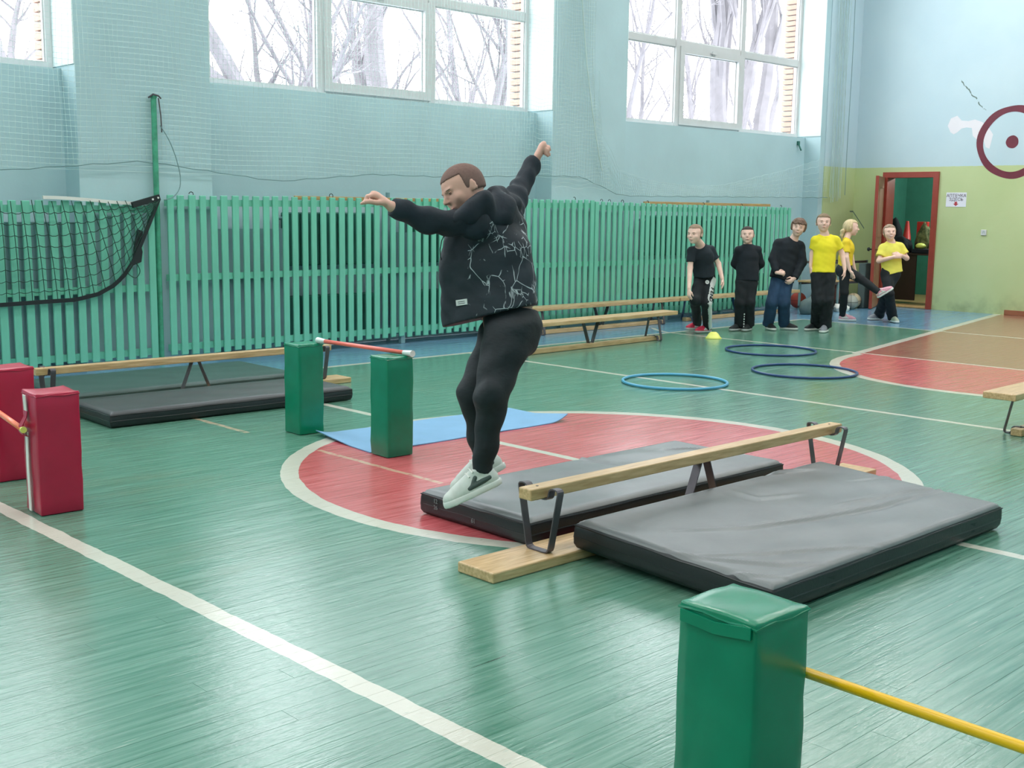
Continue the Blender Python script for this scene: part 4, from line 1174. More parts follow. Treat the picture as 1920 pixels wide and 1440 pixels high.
def head(F, c, h, f, u, neck, nr, k=.012, plump=1.0):
    f = unit(f); u = unit(u - f * (u @ f)); r = np.cross(f, u); A = (r, f, u)
    F.ell(c + u * .115 * h - f * .035 * h, A, (.365 * h, .44 * h, .385 * h), k)
    F.ell(c - u * .13 * h + f * .085 * h, A, (.305 * h * plump, .315 * h, .355 * h), k * 1.6)
    F.ell(c - u * .405 * h + f * .235 * h, A, (.105 * h, .10 * h, .085 * h), k)
    for s in (-1, 1):
        F.ell(c + r * s * .18 * h + f * .245 * h - u * .12 * h, A, (.12 * h * plump, .12 * h, .12 * h), k)       # cheek
        F.ell(c + r * s * .14 * h + f * .40 * h + u * .02 * h, A, (.075 * h, .045 * h, .048 * h), .008, sub=True)   # eye socket
        F.ell(c + r * s * .372 * h - f * .045 * h - u * .03 * h, (unit(r * s * .85 + f * .5), unit(r * s * .5 - f * .85), unit(u - f * .15)), (.030 * h, .082 * h, .125 * h), .006)
        F.ell(c + r * s * .415 * h - f * .03 * h - u * .02 * h, A, (.020 * h, .045 * h, .07 * h), .006, sub=True)
        F.cone(c + r * s * .06 * h + f * .40 * h + u * .085 * h, c + r * s * .2 * h + f * .35 * h + u * .09 * h, .03 * h, .022 * h, .012)
    F.cone(c + f * .39 * h + u * .05 * h, c + f * .475 * h - u * .105 * h, .028 * h, .052 * h, .010)
    for s in (-1, 1): F.ell(c + f * .43 * h - u * .125 * h + r * s * .045 * h, A, (.035 * h, .04 * h, .03 * h), .006)
    F.ell(c + f * .385 * h - u * .245 * h, A, (.10 * h, .045 * h, .022 * h), .008)
    F.ell(c + f * .375 * h - u * .29 * h, A, (.085 * h, .045 * h, .022 * h), .008)
    F.cone(c - u * .22 * h - f * .10 * h, neck, nr, nr * 1.12, .02)
    return r

SKIN = M('skin', lin(238, 198, 182), .5, var=.05, scale=14, spec=.35)
SKIN_P = M('ruddy_skin', lin(216, 166, 150), .55, var=.06, scale=14, spec=.35)
EYE = M('dark_eye', lin(52, 42, 40), .25, var=.02)
EYEW = M('eye_white', lin(236, 232, 230), .3, var=.01)
LIP = M('lip', lin(196, 120, 112), .5, var=.03)
BROW = M('brow_hair', lin(104, 80, 66), .8, var=.05)
TEETH = M('teeth', lin(240, 238, 232), .4, var=.01)
def face_bits(body, c, h, f, u, org, brow=BROW, smile=False, small=False, closed=False):
    f = unit(f); u = unit(u - f * (u @ f)); r = np.cross(f, u)
    def eo(name, p, axes, rad, mat, parent=body):
        bm = bmesh.new(); bmesh.ops.create_uvsphere(bm, u_segments=12, v_segments=8, radius=1)
        for v in bm.verts:
            q = p - org
            for a_, s_, x_ in zip(axes, rad, v.co): q = q + a_ * s_ * x_
            v.co = Vector(q)
        return obj(name, bm, mat, parent, True)
    for s in (-1, 1):
        e = c + r * s * .14 * h + f * .355 * h + u * .012 * h
        of = unit(f + r * s * .25)
        eo('eye', e, (r, of, u), (.050 * h, .026 * h, .014 * h if closed else .022 * h), EYEW if not closed else body.data.materials[0])
        eo('iris', e + of * .013 * h, (r, of, u), (.033 * h, .018 * h, .013 * h if closed else .024 * h), EYE)
        eo('eyelid', e + of * .004 * h + u * .022 * h, (r, of, u), (.060 * h, .030 * h, .014 * h), body.data.materials[0])
        eo('eyebrow', c + r * s * .145 * h + f * .385 * h + u * .088 * h, (unit(r * s - f * .35), f, u), (.080 * h, .02 * h, .013 * h), brow)
    if smile:
        eo('mouth', c + f * .392 * h - u * .265 * h, (r, f, u), (.115 * h, .030 * h, .038 * h), LIP)
        eo('teeth', c + f * .408 * h - u * .258 * h, (r, f, u), (.092 * h, .020 * h, .020 * h), TEETH)
    else:
        eo('mouth', c + f * .405 * h - u * .268 * h, (r, f, u), (.088 * h, .024 * h, .017 * h), LIP)

def hair_cap(c, h, f, u, vox, org, body, mat, thick=.012, line=.30, side=.0, tail=None, fringe=False, top=1.0, nape=-.32, grain=.0022, low=1.0):
    """close cap of hair; line sets the height of the hairline over the brow"""
    f = unit(f); u = unit(u - f * (u @ f)); r = np.cross(f, u); A = (r, f, u)
    F = Field(vox); t = thick
    F.ell(c + u * .115 * h - f * .035 * h, A, (.365 * h + t, .44 * h + t, .385 * h + t * top), .01)
    F.ell(c - u * .05 * h - f * .12 * h, A, (.345 * h * low + t * .7, .335 * h * low + t * .8, .33 * h), .02)
    w = wrinkle(3, grain, 160, (1, 1, .3))
    def cut(P):
        q = P - c; fu, uu = q @ f, q @ u
        return np.maximum(np.minimum(line * h - uu, fu - (.10 + side) * h), nape * h - uu)
    vf = F.mesh(w, post=cut)
    o = mesh_obj('hair', vf, mat, body, org)
    if fringe:
        T = Field(vox)
        for a in np.linspace(-.27, .27, 7):
            T.cone(c + u * .40 * h + f * .28 * h + r * a * .8 * h, c + u * (.20 + .05 * math.sin(a * 20)) * h + f * (.42 - .35 * a * a) * h + r * (a + .04) * h, .075 * h, .035 * h, .012)
        mesh_obj('fringe', T.mesh(w), mat, body, org)
    if tail:
        T = Field(vox); pts = [np.asarray(p, float) for p in tail]
        for i, (a, b) in enumerate(zip(pts, pts[1:])): T.cone(a, b, .022 + .008 * (i == 1), .028 - .012 * i, .012)
        mesh_obj('ponytail', T.mesh(wrinkle(8, .003, 140, (1, 1, .25))), mat, body, org)
    return o

def shoe(person, ank, toe_dir, up, org, L=.23, up_m=None, sole_m=None, vox=.006, name='shoe', accent=None, lace=None, heel_back=.055):
    """ank: ankle joint; sole plane lies .075 below it along up"""
    t = unit(toe_dir); u = unit(up - t * (up @ t)); r = np.cross(t, u)
    s = L / .23; b0 = ank - u * .072 * s; heel = b0 - t * heel_back * s * .8; toe = heel + t * L * .84
    F = Field(vox); A = (r, t, u)
    hb = heel + t * .028 * s + u * .038 * s; tb = toe + t * .0 + u * .022 * s; mid = heel + t * .13 * s + u * .032 * s
    F.cone(hb, mid, .034 * s, .038 * s, .012, u, 1.0); F.cone(mid, tb + u * .004 * s, .039 * s, .037 * s, .015, u, 1.22)
    F.cone(hb + u * .0 + t * .008, ank + u * .008 * s, .036 * s, .036 * s, .012)
    F.cone(heel + t * .085 * s + u * .074 * s, heel + t * .165 * s + u * .040 * s, .024 * s, .028 * s, .018)
    up_o = mesh_obj(name, F.mesh(cuts=((b0 + u * .012 * s, -u), (ank + u * .020 * s, unit(u + t * -.12)))), up_m, person, org)
    G = Field(vox)
    G.cone(hb - u * .02 * s, mid - u * .02 * s, .040 * s, .041 * s, .01); G.cone(mid - u * .02 * s, tb - u * .012 * s, .042 * s, .041 * s, .012)
    mesh_obj('sole', G.mesh(cuts=((b0 + u * .001, -u), (b0 + u * .025 * s, unit(u - t * .02)))), sole_m, up_o, org)
    if accent:
        for sd in (-1, 1):
            H = Field(vox * .8); H.cone(heel + t * .035 * s + u * .046 * s + r * sd * .028 * s, heel + t * .125 * s + u * .038 * s + r * sd * .0345 * s, .0125 * s, .009 * s, .006)
            H.cone(heel + t * .085 * s + u * .066 * s + r * sd * .024 * s, heel + t * .12 * s + u * .036 * s + r * sd * .0345 * s, .009 * s, .007 * s, .006)
            mesh_obj('side_panel', H.mesh(), accent, up_o, org)
    if lace:
        bm = bmesh.new()
        for q in (.085, .104, .123, .142):
            zc = .104 - (q - .085) * .62
            tube(bm, [heel + (t * q + u * (zc - .016) - r * .026) * s - org, heel + (t * (q + .004) + u * zc) * s - org, heel + (t * q + u * (zc - .016) + r * .026) * s - org], .0042 * s, 5)
        obj('laces', bm, lace, up_o)
    return up_o

def build_person(label, J, fwd, hf, hu, hh, skin=SKIN, org=None, vox=.0085, top=None, top_m=None, sleeve='short', top_w=(.145, .135, .14), hem=None, hem_n=None,
                 pants_m=None, leg_r=(.074, .058, .046), shoes=None, hair=None, hands=None, waist_top=None, hipw=.125, face=None, nr=.045, seed=1, depthf=1.45, collar=None, smile=False, sleeve_r=(.047, .045, .036), pants_k=.03, group=None):
    """J: joints (world). fwd: facing of chest; hf, hu: facing and up of head"""
    org = np.asarray(org, float)
    person = tag(empty('person', tuple(org)), label, 'person', group)
    up = unit(J['neck'] - J['pelvis'])
    n = unit(fwd - up * (fwd @ up))
    ctr = (J['sl'] + J['sr']) / 2
    J = dict(J)
    for s_ in 'lr': J['s' + s_] = ctr + (J['s' + s_] - ctr) * .90 - up * .006
    B = Field(vox)
    # continuous body
    B.cone(J['pelvis'], J['waist'], hipw * .86, hipw * .80, .03, n, depthf); B.cone(J['waist'], J['chest'], hipw * .80, hipw * .98, .03, n, depthf)
    B.cone(J['sl'], J['sr'], .038, .038, .03); B.cone(J['chest'], J['neck'] - up * .02, hipw * .9, nr * 1.2, .03, n, depthf)
    for s in 'lr':
        B.cone(J['s' + s], J['e' + s], .040, .032, .02); B.cone(J['e' + s], J['w' + s], .034, .0225, .015)
        B.cone(J['h' + s], J['k' + s], .062, .046, .03); B.cone(J['k' + s], J['a' + s], .046, .032, .02)
        B.cone(J['a' + s], J['a' + s] - V3(0, 0, .03), .032, .03, .01)
    hd = head(B, J['head'], hh, hf, hu, J['neck'], nr)
    for s in 'lr':
        if hands and s in hands:
            d_, n_, l_, cu = hands[s][:4]
            hand(B, J['w' + s] + unit(d_) * .01, d_, n_, l_, cu, .86, 1.1, .4)
    body = mesh_obj('body', B.mesh(), skin, person, org)
    face_bits(body, J['head'], hh, hf, hu, org, smile=smile)
    if hair: hair_cap(J['head'], hh, hf, hu, vox * .85, org, body, **hair)
    # trousers
    T = Field(vox)
    wt = waist_top if waist_top is not None else J['waist']
    T.cone(J['pelvis'] - up * .03, wt + up * .01, hipw + .006, min(hipw * .93 + .006, top_w[0] - .014), pants_k, n, depthf * 1.04)
    for s in 'lr':
        lr = leg_r if not isinstance(leg_r, dict) else leg_r[s]
        T.cone(J['h' + s], J['k' + s], lr[0], lr[1], pants_k)
        end = J['a' + s] + unit(J['k' + s] - J['a' + s]) * .0
        T.cone(J['k' + s], end - unit(J['k' + s] - J['a' + s]) * lr[2] * .6, lr[1], lr[2], .02, cuts=((end - unit(J['k' + s] - J['a' + s]) * .015, -unit(J['k' + s] - J['a' + s])),))
    T.ell(J['pelvis'] - n * .05 - up * .03, np.eye(3), (hipw * .75,) * 3, .04)
    wr = wrinkle(seed, .0045, 34, (1, 1, 1.3))
    pants = mesh_obj('trousers', T.mesh(wr, cuts=((wt + up * .012, up),)), pants_m, person, org)
    # top
    S = Field(vox)
    hp = hem if hem is not None else J['pelvis'] + up * .02
    hn = unit(hem_n) if hem_n is not None else -up
    S.cone(hp - up * .03, J['waist'], top_w[0], top_w[1], .03, n, depthf * .93); S.cone(J['waist'], J['chest'], top_w[1], top_w[2], .03, n, depthf * .95)
    S.cone(J['chest'], (J['sl'] + J['sr']) / 2 + up * .0, top_w[2] * .92, top_w[2] * .55, .03, n, depthf * .95)
    S.cone(J['sl'], J['sr'], sleeve_r[0] * .86, sleeve_r[0] * .86, .03)
    for s_ in 'lr': S.cone(J['neck'] - up * .012, J['s' + s_] - up * .004, .036, sleeve_r[0] * .86, .03)
    S.cone((J['sl'] + J['sr']) / 2, J['neck'] + up * .005, .075, nr + .012, .02, n, 1.15)
    hemcut = (hp, hn)
    # cut the torso part at the hem before adding sleeves
    S.prims = [((lambda P, f=f: np.maximum(f(P), (P - hp) @ hn)), a, b, k, sub) for f, a, b, k, sub in S.prims]
    for s in 'lr':
        d1 = unit(J['e' + s] - J['s' + s]); L1 = np.linalg.norm(J['e' + s] - J['s' + s])
        if sleeve == 'short':
            e = J['s' + s] + d1 * L1 * .66
            S.cone(J['s' + s], e + d1 * .04, sleeve_r[0], sleeve_r[1] + .007, .025, cuts=((e, d1),))
        else:
            S.cone(J['s' + s], J['e' + s], sleeve_r[0], sleeve_r[1], .025)
            d2 = unit(J['w' + s] - J['e' + s]); S.cone(J['e' + s], J['w' + s] + d2 * .02, sleeve_r[1], sleeve_r[2], .015, cuts=((J['w' + s] - d2 * .004, d2),))
    hgh = .052 if collar == 'high' else .030
    S.ell(J['neck'] + up * hgh + n * (.004 if collar == 'high' else .020), np.eye(3), (nr + .030,) * 3, .006, sub=True)
    S.cone(J['neck'] + up * (hgh + .03), J['neck'] + up * .16, nr + .035, nr + .05, .006, sub=True)
    wa, wb = wrinkle(seed + 9, .0024, 26, (1, 1, 1.6)), wrinkle(seed + 29, .0024, 13, (1, 1, 1.3)); wr2 = lambda P: wa(P) * (1 + 160 * wb(P)) + wb(P)
    shirt = mesh_obj(top or 'tshirt', S.mesh(wr2), top_m, person, org)
    for s in 'lr':
        sp = shoes[s]
        shoe(person, J['a' + s], sp['t'], sp.get('u', V3(0, 0, 1)), org, L=sp.get('L', .225), up_m=sp['m'], sole_m=sp['s'], accent=sp.get('acc'), lace=sp.get('lace'), vox=.0065)
    return person, body, shirt, pants

# ------------------------------------------------------------------ the children
TEE_BLACK = M('black_jersey', lin(26, 36, 44), .85, var=.15, scale=9, bmp=.05, bscale=120)
SWEAT_BLACK = M('black_knit', lin(20, 28, 36), .9, var=.15, scale=9, bmp=.08, bscale=160)
TROUSER_BLACK = M('black_trousers', lin(19, 25, 30), .85, var=.15, scale=8, bmp=.05, bscale=120)
JEANS = M('blue_denim', lin(38, 66, 96), .85, var=.22, scale=7, bmp=.06, bscale=200)
TEE_YELLOW = M('yellow_jersey', lin(238, 222, 44), .85, var=.05, scale=8)
TEE_LEMON = M('lemon_jersey', lin(232, 222, 96), .85, var=.05, scale=8)
TEE_GOLD = M('golden_jersey', lin(226, 196, 40), .85, var=.05, scale=8)
H_FAIR = M('cropped_fair_hair', lin(146, 124, 104), .85, var=.12, scale=60)
H_DARK = M('cropped_dark_hair', lin(62, 54, 50), .85, var=.15, scale=60)
H_BROWN = M('brown_hair', lin(112, 88, 74), .7, var=.2, scale=50, stretch=(1, 1, .2))
H_SANDY = M('sandy_hair', lin(128, 108, 84), .8, var=.15, scale=60)
H_BLOND = M('blond_hair', lin(206, 184, 142), .65, var=.18, scale=40, stretch=(1, 1, .2))
H_LBROWN = M('light_brown_hair', lin(150, 128, 106), .7, var=.18, scale=40, stretch=(1, 1, .2))
H_RED = M('shaved_reddish_hair', lin(120, 92, 86), .9, var=.10, scale=90)
SH_RED = M('red_sports_shoe', lin(214, 44, 76), .6, var=.12, scale=30)
SH_BLACK = M('black_shoe', lin(24, 30, 32), .6, var=.15, scale=20)
SH_GREY = M('grey_shoe', lin(140, 142, 150), .65, var=.12, scale=30)
SH_PINK = M('pink_sports_shoe', lin(222, 160, 176), .6, var=.10, scale=30)
SH_WHITE = M('white_sports_shoe', lin(206, 210, 204), .6, var=.06, scale=30)
SOLE_W = M('white_sole', lin(224, 224, 220), .6, var=.03)
SOLE_G = M('grey_sole', lin(176, 178, 176), .6, var=.05)
DARK_PANEL = M('dark_shoe_panel', lin(58, 74, 70), .5, var=.12)
STRIPE_W = M('white_stripe_cloth', lin(214, 216, 214), .85, var=.03)

def foot(x, y, up=.078):
    p = fl(x, y); return V3(p[0], p[1], up)
def flat(a, c): 
    v = cdir(a, 0, c); v[2] = 0; return unit(v)
DOWN = V3(0, 0, -1)

# 1 boy in black tee, leaning, red shoes
D = 13.98
J = dict(head=px(1303, 439, D - .24), neck=px(1313, 459, D - .12), sl=px(1335, 467, D - .06), sr=px(1294, 470, D - .13), chest=px(1316, 481, D - .06), waist=px(1319, 503, D),
         pelvis=px(1320, 520, D + .04), el=px(1347, 495, D - .02), wl=px(1354, 522, D - .10), er=px(1294, 502, D - .13), wr=px(1292, 541, D - .26),
         hl=px(1328, 528, D + .03), hr=px(1312, 528, D + .03), kl=px(1324, 568, D - .07), kr=px(1303, 563, D - .12), al=foot(1326, 624), ar=foot(1307, 618))
hd = dict(l=(cdir(.05, -1, .1), cdir(-.7, 0, .3), cdir(-.1, -.1, 1), .35), r=(cdir(-.05, -1, .2), cdir(.6, 0, -.4), cdir(.5, -.2, .8), .45))
sh = dict(l=dict(t=flat(-.9, .5), m=SH_RED, s=SOLE_G, acc=STRIPE_W, lace=STRAP_W), r=dict(t=flat(-.8, .55), m=SH_RED, s=SOLE_G, acc=STRIPE_W, lace=STRAP_W))
b1 = build_person('boy in black tee and white striped trousers, leaning forward in red shoes', J, cdir(-.45, -.25, .85), cdir(-.62, -.12, .78), cdir(.0, 1, .18), .226, org=(11.35, 8.40, 0), top_m=TEE_BLACK, pants_m=TROUSER_BLACK,
                  shoes=sh, hands=hd, hair=dict(mat=H_FAIR, thick=.005, line=.29, side=-.05, nape=-.14, low=.95), leg_r=(.078, .062, .052), top_w=(.135, .125, .14), hem=px(1320, 517, D), waist_top=px(1320, 508, D), seed=11)
org = np.array((11.35, 8.40, 0.))
rt = unit(cdir(.72, 0, .70))
pm = b1[3].data
pv = np.array([v.co[:] for v in pm.vertices]) + org; pn = np.array([v.normal[:] for v in pm.vertices])
keep = np.zeros(len(pv), bool)
for p, q, rr, rs in ((J['hl'], J['kl'], .078, .062), (J['kl'], J['al'], .062, .052)):
    ba = q - p; t = ((pv - p) @ ba) / (ba @ ba); w = (pv - p) - np.clip(t, 0, 1)[:, None] * ba
    keep |= (t > -.12) & (t < 1.02) & (w @ rt > (rr + np.clip(t, 0, 1) * (rs - rr)) * .25) & (np.abs(w @ unit(np.cross(ba, rt))) < .046) & (np.linalg.norm(w, axis=1) < .13)
sf = [tuple(f.vertices) for f in pm.polygons if all(keep[i] for i in f.vertices)]
ids = sorted({i for f in sf for i in f}); mp = {i: k for k, i in enumerate(ids)}
sme = bpy.data.meshes.new('side_stripe'); sme.from_pydata([tuple(pv[i] - org + pn[i] * .004) for i in ids], [], [tuple(mp[i] for i in f) for f in sf])
so = link('side_stripe', sme, STRIPE_W, b1[3], True); sm_ = so.modifiers.new('thickness', 'SOLIDIFY'); sm_.thickness = .003; sm_.offset = -1
for i, ch in enumerate('FEND'):
    t = .42 + i * .165; c3 = J['hl'] * (1 - t) + J['kl'] * t
    nrm = unit(rt * .92 + cdir(0, 0, 1) * .35); xd = unit(J['kl'] - J['hl']); nrm = unit(nrm - xd * (nrm @ xd)); yd = np.cross(nrm, xd)
    sd = (pv - c3) @ nrm; near = (np.linalg.norm((pv - c3) - sd[:, None] * nrm, axis=1) < .022) & (sd > 0)
    text_obj('stripe_lettering', ch, .070, TROUSER_BLACK, tuple(c3 + nrm * (sd[near].max() + .007) - org), tuple(xd), tuple(yd), b1[3], .003)
lg = lathe_bm([(0, -.001), (.024, -.001), (.024, .004), (0, .004)], 20)
q = Vector(cdir(.1, .1, 1)).to_track_quat('Z', 'Y').to_matrix().to_4x4(); lg.transform(Matrix.Translation(Vector(px(1326, 529, D - .068) - org)) @ q)
lo_ = obj('round_logo', lg, STRIPE_W, b1[3])
text_obj('logo_mark', 'N', .024, TROUSER_BLACK, tuple(px(1326, 529, D - .073) - org), tuple(cdir(1, 0, 0)), tuple(cdir(0, 1, .1)), lo_, .001)

# 2 boy in black, hands behind his back
D = 14.43
J = dict(head=px(1401.5, 441, D - .03), neck=px(1402, 459, D), sl=px(1422, 468, D), sr=px(1383, 468, D - .03), chest=px(1402, 482, D), waist=px(1402, 505, D), pelvis=px(1400, 524, D),
         el=px(1427, 495, D + .06), wl=px(1408, 514, D + .16), er=px(1377, 494, D + .05), wr=px(1396, 515, D + .15), hl=px(1408, 532, D), hr=px(1391, 532, D), kl=px(1406, 568, D - .03), kr=px(1387, 568, D - .03), al=foot(1404, 620), ar=foot(1386, 620))
hd = dict(l=(cdir(-1, -.2, -.1), cdir(0, 0, -1), cdir(0, 1, 0), .6), r=(cdir(1, -.2, -.1), cdir(0, 0, -1), cdir(0, 1, 0), .6))
sh = dict(l=dict(t=flat(-.55, .85), m=SH_BLACK, s=SOLE_G, lace=SH_GREY), r=dict(t=flat(-.75, .65), m=SH_BLACK, s=SOLE_G, lace=SH_GREY))
b2 = build_person('boy dressed all in black with his hands behind his back', J, cdir(-.15, 0, 1), cdir(-.22, -.02, .97), cdir(.0, 1, .02), .212, org=(12.03, 8.36, 0), top='jumper', top_m=SWEAT_BLACK, sleeve='long', pants_m=TROUSER_BLACK,
                  shoes=sh, hands=hd, hair=dict(mat=H_DARK, thick=.005, line=.29, side=-.05, nape=-.14, low=.95), leg_r=(.078, .066, .060), top_w=(.140, .130, .135), hem=px(1401, 527, D), waist_top=px(1401, 512, D), collar='high', seed=12)
org = np.array((12.03, 8.36, 0.))
for k in range(6):
    p = px(1394.5 + .25 * k, 612 - 4.6 * k, D - .075); s = .003 + .004 * (k % 2)
    obj('white_print', box_bm(*(float(v) for v in (p[0] - org[0] - s, p[0] - org[0] + s, p[1] - org[1] - .004, p[1] - org[1] + .004, p[2] - .009, p[2] + .007))), STRIPE_W, b2[3])

# 3 boy in dark jumper and jeans, leaning to the right
D = 14.6
J = dict(head=px(1497, 427, D - .06), neck=px(1489, 447, D), sl=px(1503, 461, D), sr=px(1457, 456, D), chest=px(1479, 470, D), waist=px(1472, 497, D), pelvis=px(1467, 518, D + .02),
         el=px(1505, 492, D - .04), wl=px(1490, 522, D - .13), er=px(1449, 486, D - .05), wr=px(1456, 511, D - .16), hl=px(1474, 528, D), hr=px(1458, 528, D), kl=px(1470, 568, D - .05), kr=px(1447, 568, D - .06), al=foot(1469, 618), ar=foot(1440, 618))
hd = dict(l=(cdir(-.75, -.5, .2), cdir(-.3, .3, -.7), cdir(-.4, .85, .3), .6), r=(cdir(.9, -.1, .3), cdir(0, -.3, -.9), cdir(.1, .9, -.2), 1.15))
sh = dict(l=dict(t=flat(.9, .5), m=SH_BLACK, s=SOLE_W, lace=SH_GREY), r=dict(t=flat(.25, 1), m=SH_BLACK, s=SOLE_W, lace=SH_GREY))
b3 = build_person('boy in dark jumper and blue jeans leaning sideways', J, cdir(.1, -.1, 1), cdir(-.22, -.12, .95), cdir(.22, 1, .1), .216, org=(12.48, 8.18, 0), top='jumper', top_m=SWEAT_BLACK, sleeve='long', pants_m=JEANS,
                  shoes=sh, hands=hd, hair=dict(mat=H_BROWN, thick=.018, line=.24, fringe=True, nape=-.20, grain=.005), leg_r=(.084, .074, .072), top_w=(.16, .150, .15), hem=px(1466, 525, D), waist_top=px(1468, 512, D), sleeve_r=(.058, .052, .040), seed=13)

# 4 tall boy in yellow tee
D = 14.41
J = dict(head=px(1544, 418, D - .03), neck=px(1546, 438, D), sl=px(1569, 449, D), sr=px(1527, 450, D), chest=px(1547, 463, D), waist=px(1545, 488, D), pelvis=px(1544, 510, D),
         el=px(1579, 476, D + .02), wl=px(1584, 505, D - .04), er=px(1523, 476, D + .04), wr=px(1520, 500, D + .02), hl=px(1553, 519, D), hr=px(1534, 519, D), kl=px(1551, 562, D - .02), kr=px(1534, 562, D - .03), al=foot(1547, 622), ar=foot(1530, 619))
hd = dict(l=(cdir(-.12, -1, .1), cdir(-.8, 0, -.3), cdir(-.2, -.1, 1), .3), r=(cdir(.1, -1, .1), cdir(.8, 0, -.3), cdir(.2, -.1, 1), .5))
sh = dict(l=dict(t=flat(-.45, .9), m=SH_GREY, s=SOLE_W, acc=SH_BLACK, lace=STRAP_W, L=.24), r=dict(t=flat(-.85, .55), m=SH_BLACK, s=SOLE_W, lace=SH_GREY, L=.24))
b4 = build_person('tallest boy, in bright yellow tee and black trousers, arms hanging', J, cdir(.05, 0, 1), cdir(-.14, -.04, .98), cdir(.06, 1, .02), .222, org=(12.69, 7.70, 0), top_m=TEE_YELLOW, pants_m=TROUSER_BLACK,
                  shoes=sh, hands=hd, hair=dict(mat=H_SANDY, thick=.008, line=.28, side=-.05, nape=-.14, low=.96), leg_r=(.088, .078, .072), top_w=(.152, .132, .145), hem=px(1543, 512, D), waist_top=px(1544, 506, D), hipw=.135, seed=14, sleeve_r=(.054, .050, .036))

# 5 kicking girl seen from the side
D = 15.87
J = dict(head=px(1596, 427, D), neck=px(1588, 446, D), sl=px(1590, 455, D + .13), sr=px(1586, 456, D - .13), chest=px(1588, 467, D), waist=px(1585, 485, D), pelvis=px(1585, 503, D),
         el=px(1596, 480, D + .16), wl=px(1602, 504, D + .15), er=px(1587, 484, D - .17), wr=px(1593, 506, D - .17), hl=px(1587, 508, D + .07), hr=px(1583, 509, D - .07),
         kl=px(1617, 525, D - .16), al=px(1647, 547, D - .36), kr=px(1583, 548, D - .08), ar=foot(1579, 602))
hd = dict(r=(cdir(.45, -.9, .1), cdir(-.8, -.4, -.2), cdir(.5, .1, .8), .25), l=(cdir(.4, -.9, 0), cdir(-.8, -.4, .2), cdir(.5, .1, -.8), .3))
sh = dict(l=dict(t=unit(cdir(.80, .52, .3)), u=unit(cdir(-.55, .80, .15)), m=SH_PINK, s=SOLE_W, acc=SH_WHITE, lace=STRAP_W), r=dict(t=flat(1, .25), m=SH_PINK, s=SOLE_W, acc=SH_WHITE, lace=STRAP_W))
b5 = build_person('girl in golden tee seen from the side, kicking one leg forward', J, cdir(1, 0, .15), cdir(.98, -.06, .12), cdir(.05, 1, 0), .212, org=(14.22, 8.27, 0), top_m=TEE_GOLD, pants_m=TROUSER_BLACK,
                  shoes=sh, hands=hd, hair=dict(mat=H_BLOND, thick=.010, line=.30, side=-.06, nape=-.30, tail=[px(1586, 427, D), px(1580, 434, D), px(1578, 442, D), px(1580, 450, D)]), leg_r=(.074, .056, .042), top_w=(.118, .105, .118), hipw=.112, depthf=1.25,
                  hem=px(1585, 500, D), hem_n=cdir(.1, -1, 0), waist_top=px(1585, 494, D), seed=15, nr=.040, sleeve_r=(.050, .050, .03))
# 6 smiling girl with crossed legs
D = 15.79
J = dict(head=px(1668, 436, D - .05), neck=px(1671, 453, D), sl=px(1689, 462, D), sr=px(1654, 465, D), chest=px(1672, 474, D), waist=px(1671, 493, D), pelvis=px(1670, 508, D),
         el=px(1700, 484, D - .02), wl=px(1690, 479, D - .16), er=px(1648, 489, D - .04), wr=px(1676, 482, D - .17), hl=px(1676, 515, D), hr=px(1663, 515, D),
         kl=px(1662, 549, D - .02), kr=px(1667, 551, D - .14), al=foot(1648, 600), ar=foot(1672, 604))
hd = dict(l=(cdir(-1, .1, .1), cdir(0, -.2, -1), cdir(0, 1, -.1), .7), r=(cdir(1, .15, .1), cdir(0, -.2, -1), cdir(0, 1, -.1), .7))
sh = dict(l=dict(t=flat(-.85, .3), m=SH_GREY, s=SOLE_W, lace=STRAP_W), r=dict(t=flat(.1, 1), m=M('sage_shoe', lin(176, 184, 162), .65, var=.1, scale=30), s=SOLE_W))
b6 = build_person('smiling girl in lemon tee standing cross legged before the doorway', J, cdir(.05, 0, 1), cdir(-.06, -.03, 1), cdir(-.05, 1, 0), .212, org=(14.54, 7.86, 0), top_m=TEE_LEMON, pants_m=TROUSER_BLACK,
                  shoes=sh, hands=hd, hair=dict(mat=H_LBROWN, thick=.008, line=.30, side=-.02, nape=-.32), leg_r=(.082, .064, .070), top_w=(.148, .130, .135), hem=px(1673, 514, D), hem_n=cdir(.28, -1, 0), waist_top=px(1670, 504, D), hipw=.128, seed=16, smile=True, sleeve_r=(.056, .062, .03))

# ------------------------------------------------------------------ the jumping boy
D = 5.2
org = np.array((3.45, 3.80, 0.))
hero = tag(empty('person', tuple(org)), 'jumping boy in marbled black jacket with both arms raised above the mat', 'person')
JACKET, nt, bs = new_mat('marbled_black_jacket')
oc = coords(nt, 'Object')
wv = nt.nodes.new('ShaderNodeTexNoise'); wv.inputs['Scale'].default_value = 6.0; nt.links.new(oc, wv.inputs['Vector'])
vm = nt.nodes.new('ShaderNodeMix'); vm.data_type = 'VECTOR'; vm.inputs[0].default_value = .10; nt.links.new(oc, vm.inputs[4]); nt.links.new(wv.outputs['Color'], vm.inputs[5])
def vor(scale, thr):
    v = nt.nodes.new('ShaderNodeTexVoronoi'); v.feature = 'DISTANCE_TO_EDGE'; v.inputs['Scale'].default_value = scale
    nt.links.new(mapping(nt, vm.outputs[1], (1, 1, .62)), v.inputs['Vector']); return X(nt, v.outputs['Distance']).lt(thr)
m1 = noise(nt, oc, 7.0, 2.0).ramp(.44, .50); m2 = noise(nt, oc, 11.0, 3.0).ramp(.50, .56)
cr_ = (vor(8.0, .0085) * m1).mx(vor(19.0, .020) * m2).mx(vor(38.0, .035) * noise(nt, oc, 9.0, 2.0).ramp(.58, .62))
sp = nt.nodes.new('ShaderNodeSeparateXYZ'); nt.links.new(oc, sp.inputs[0])
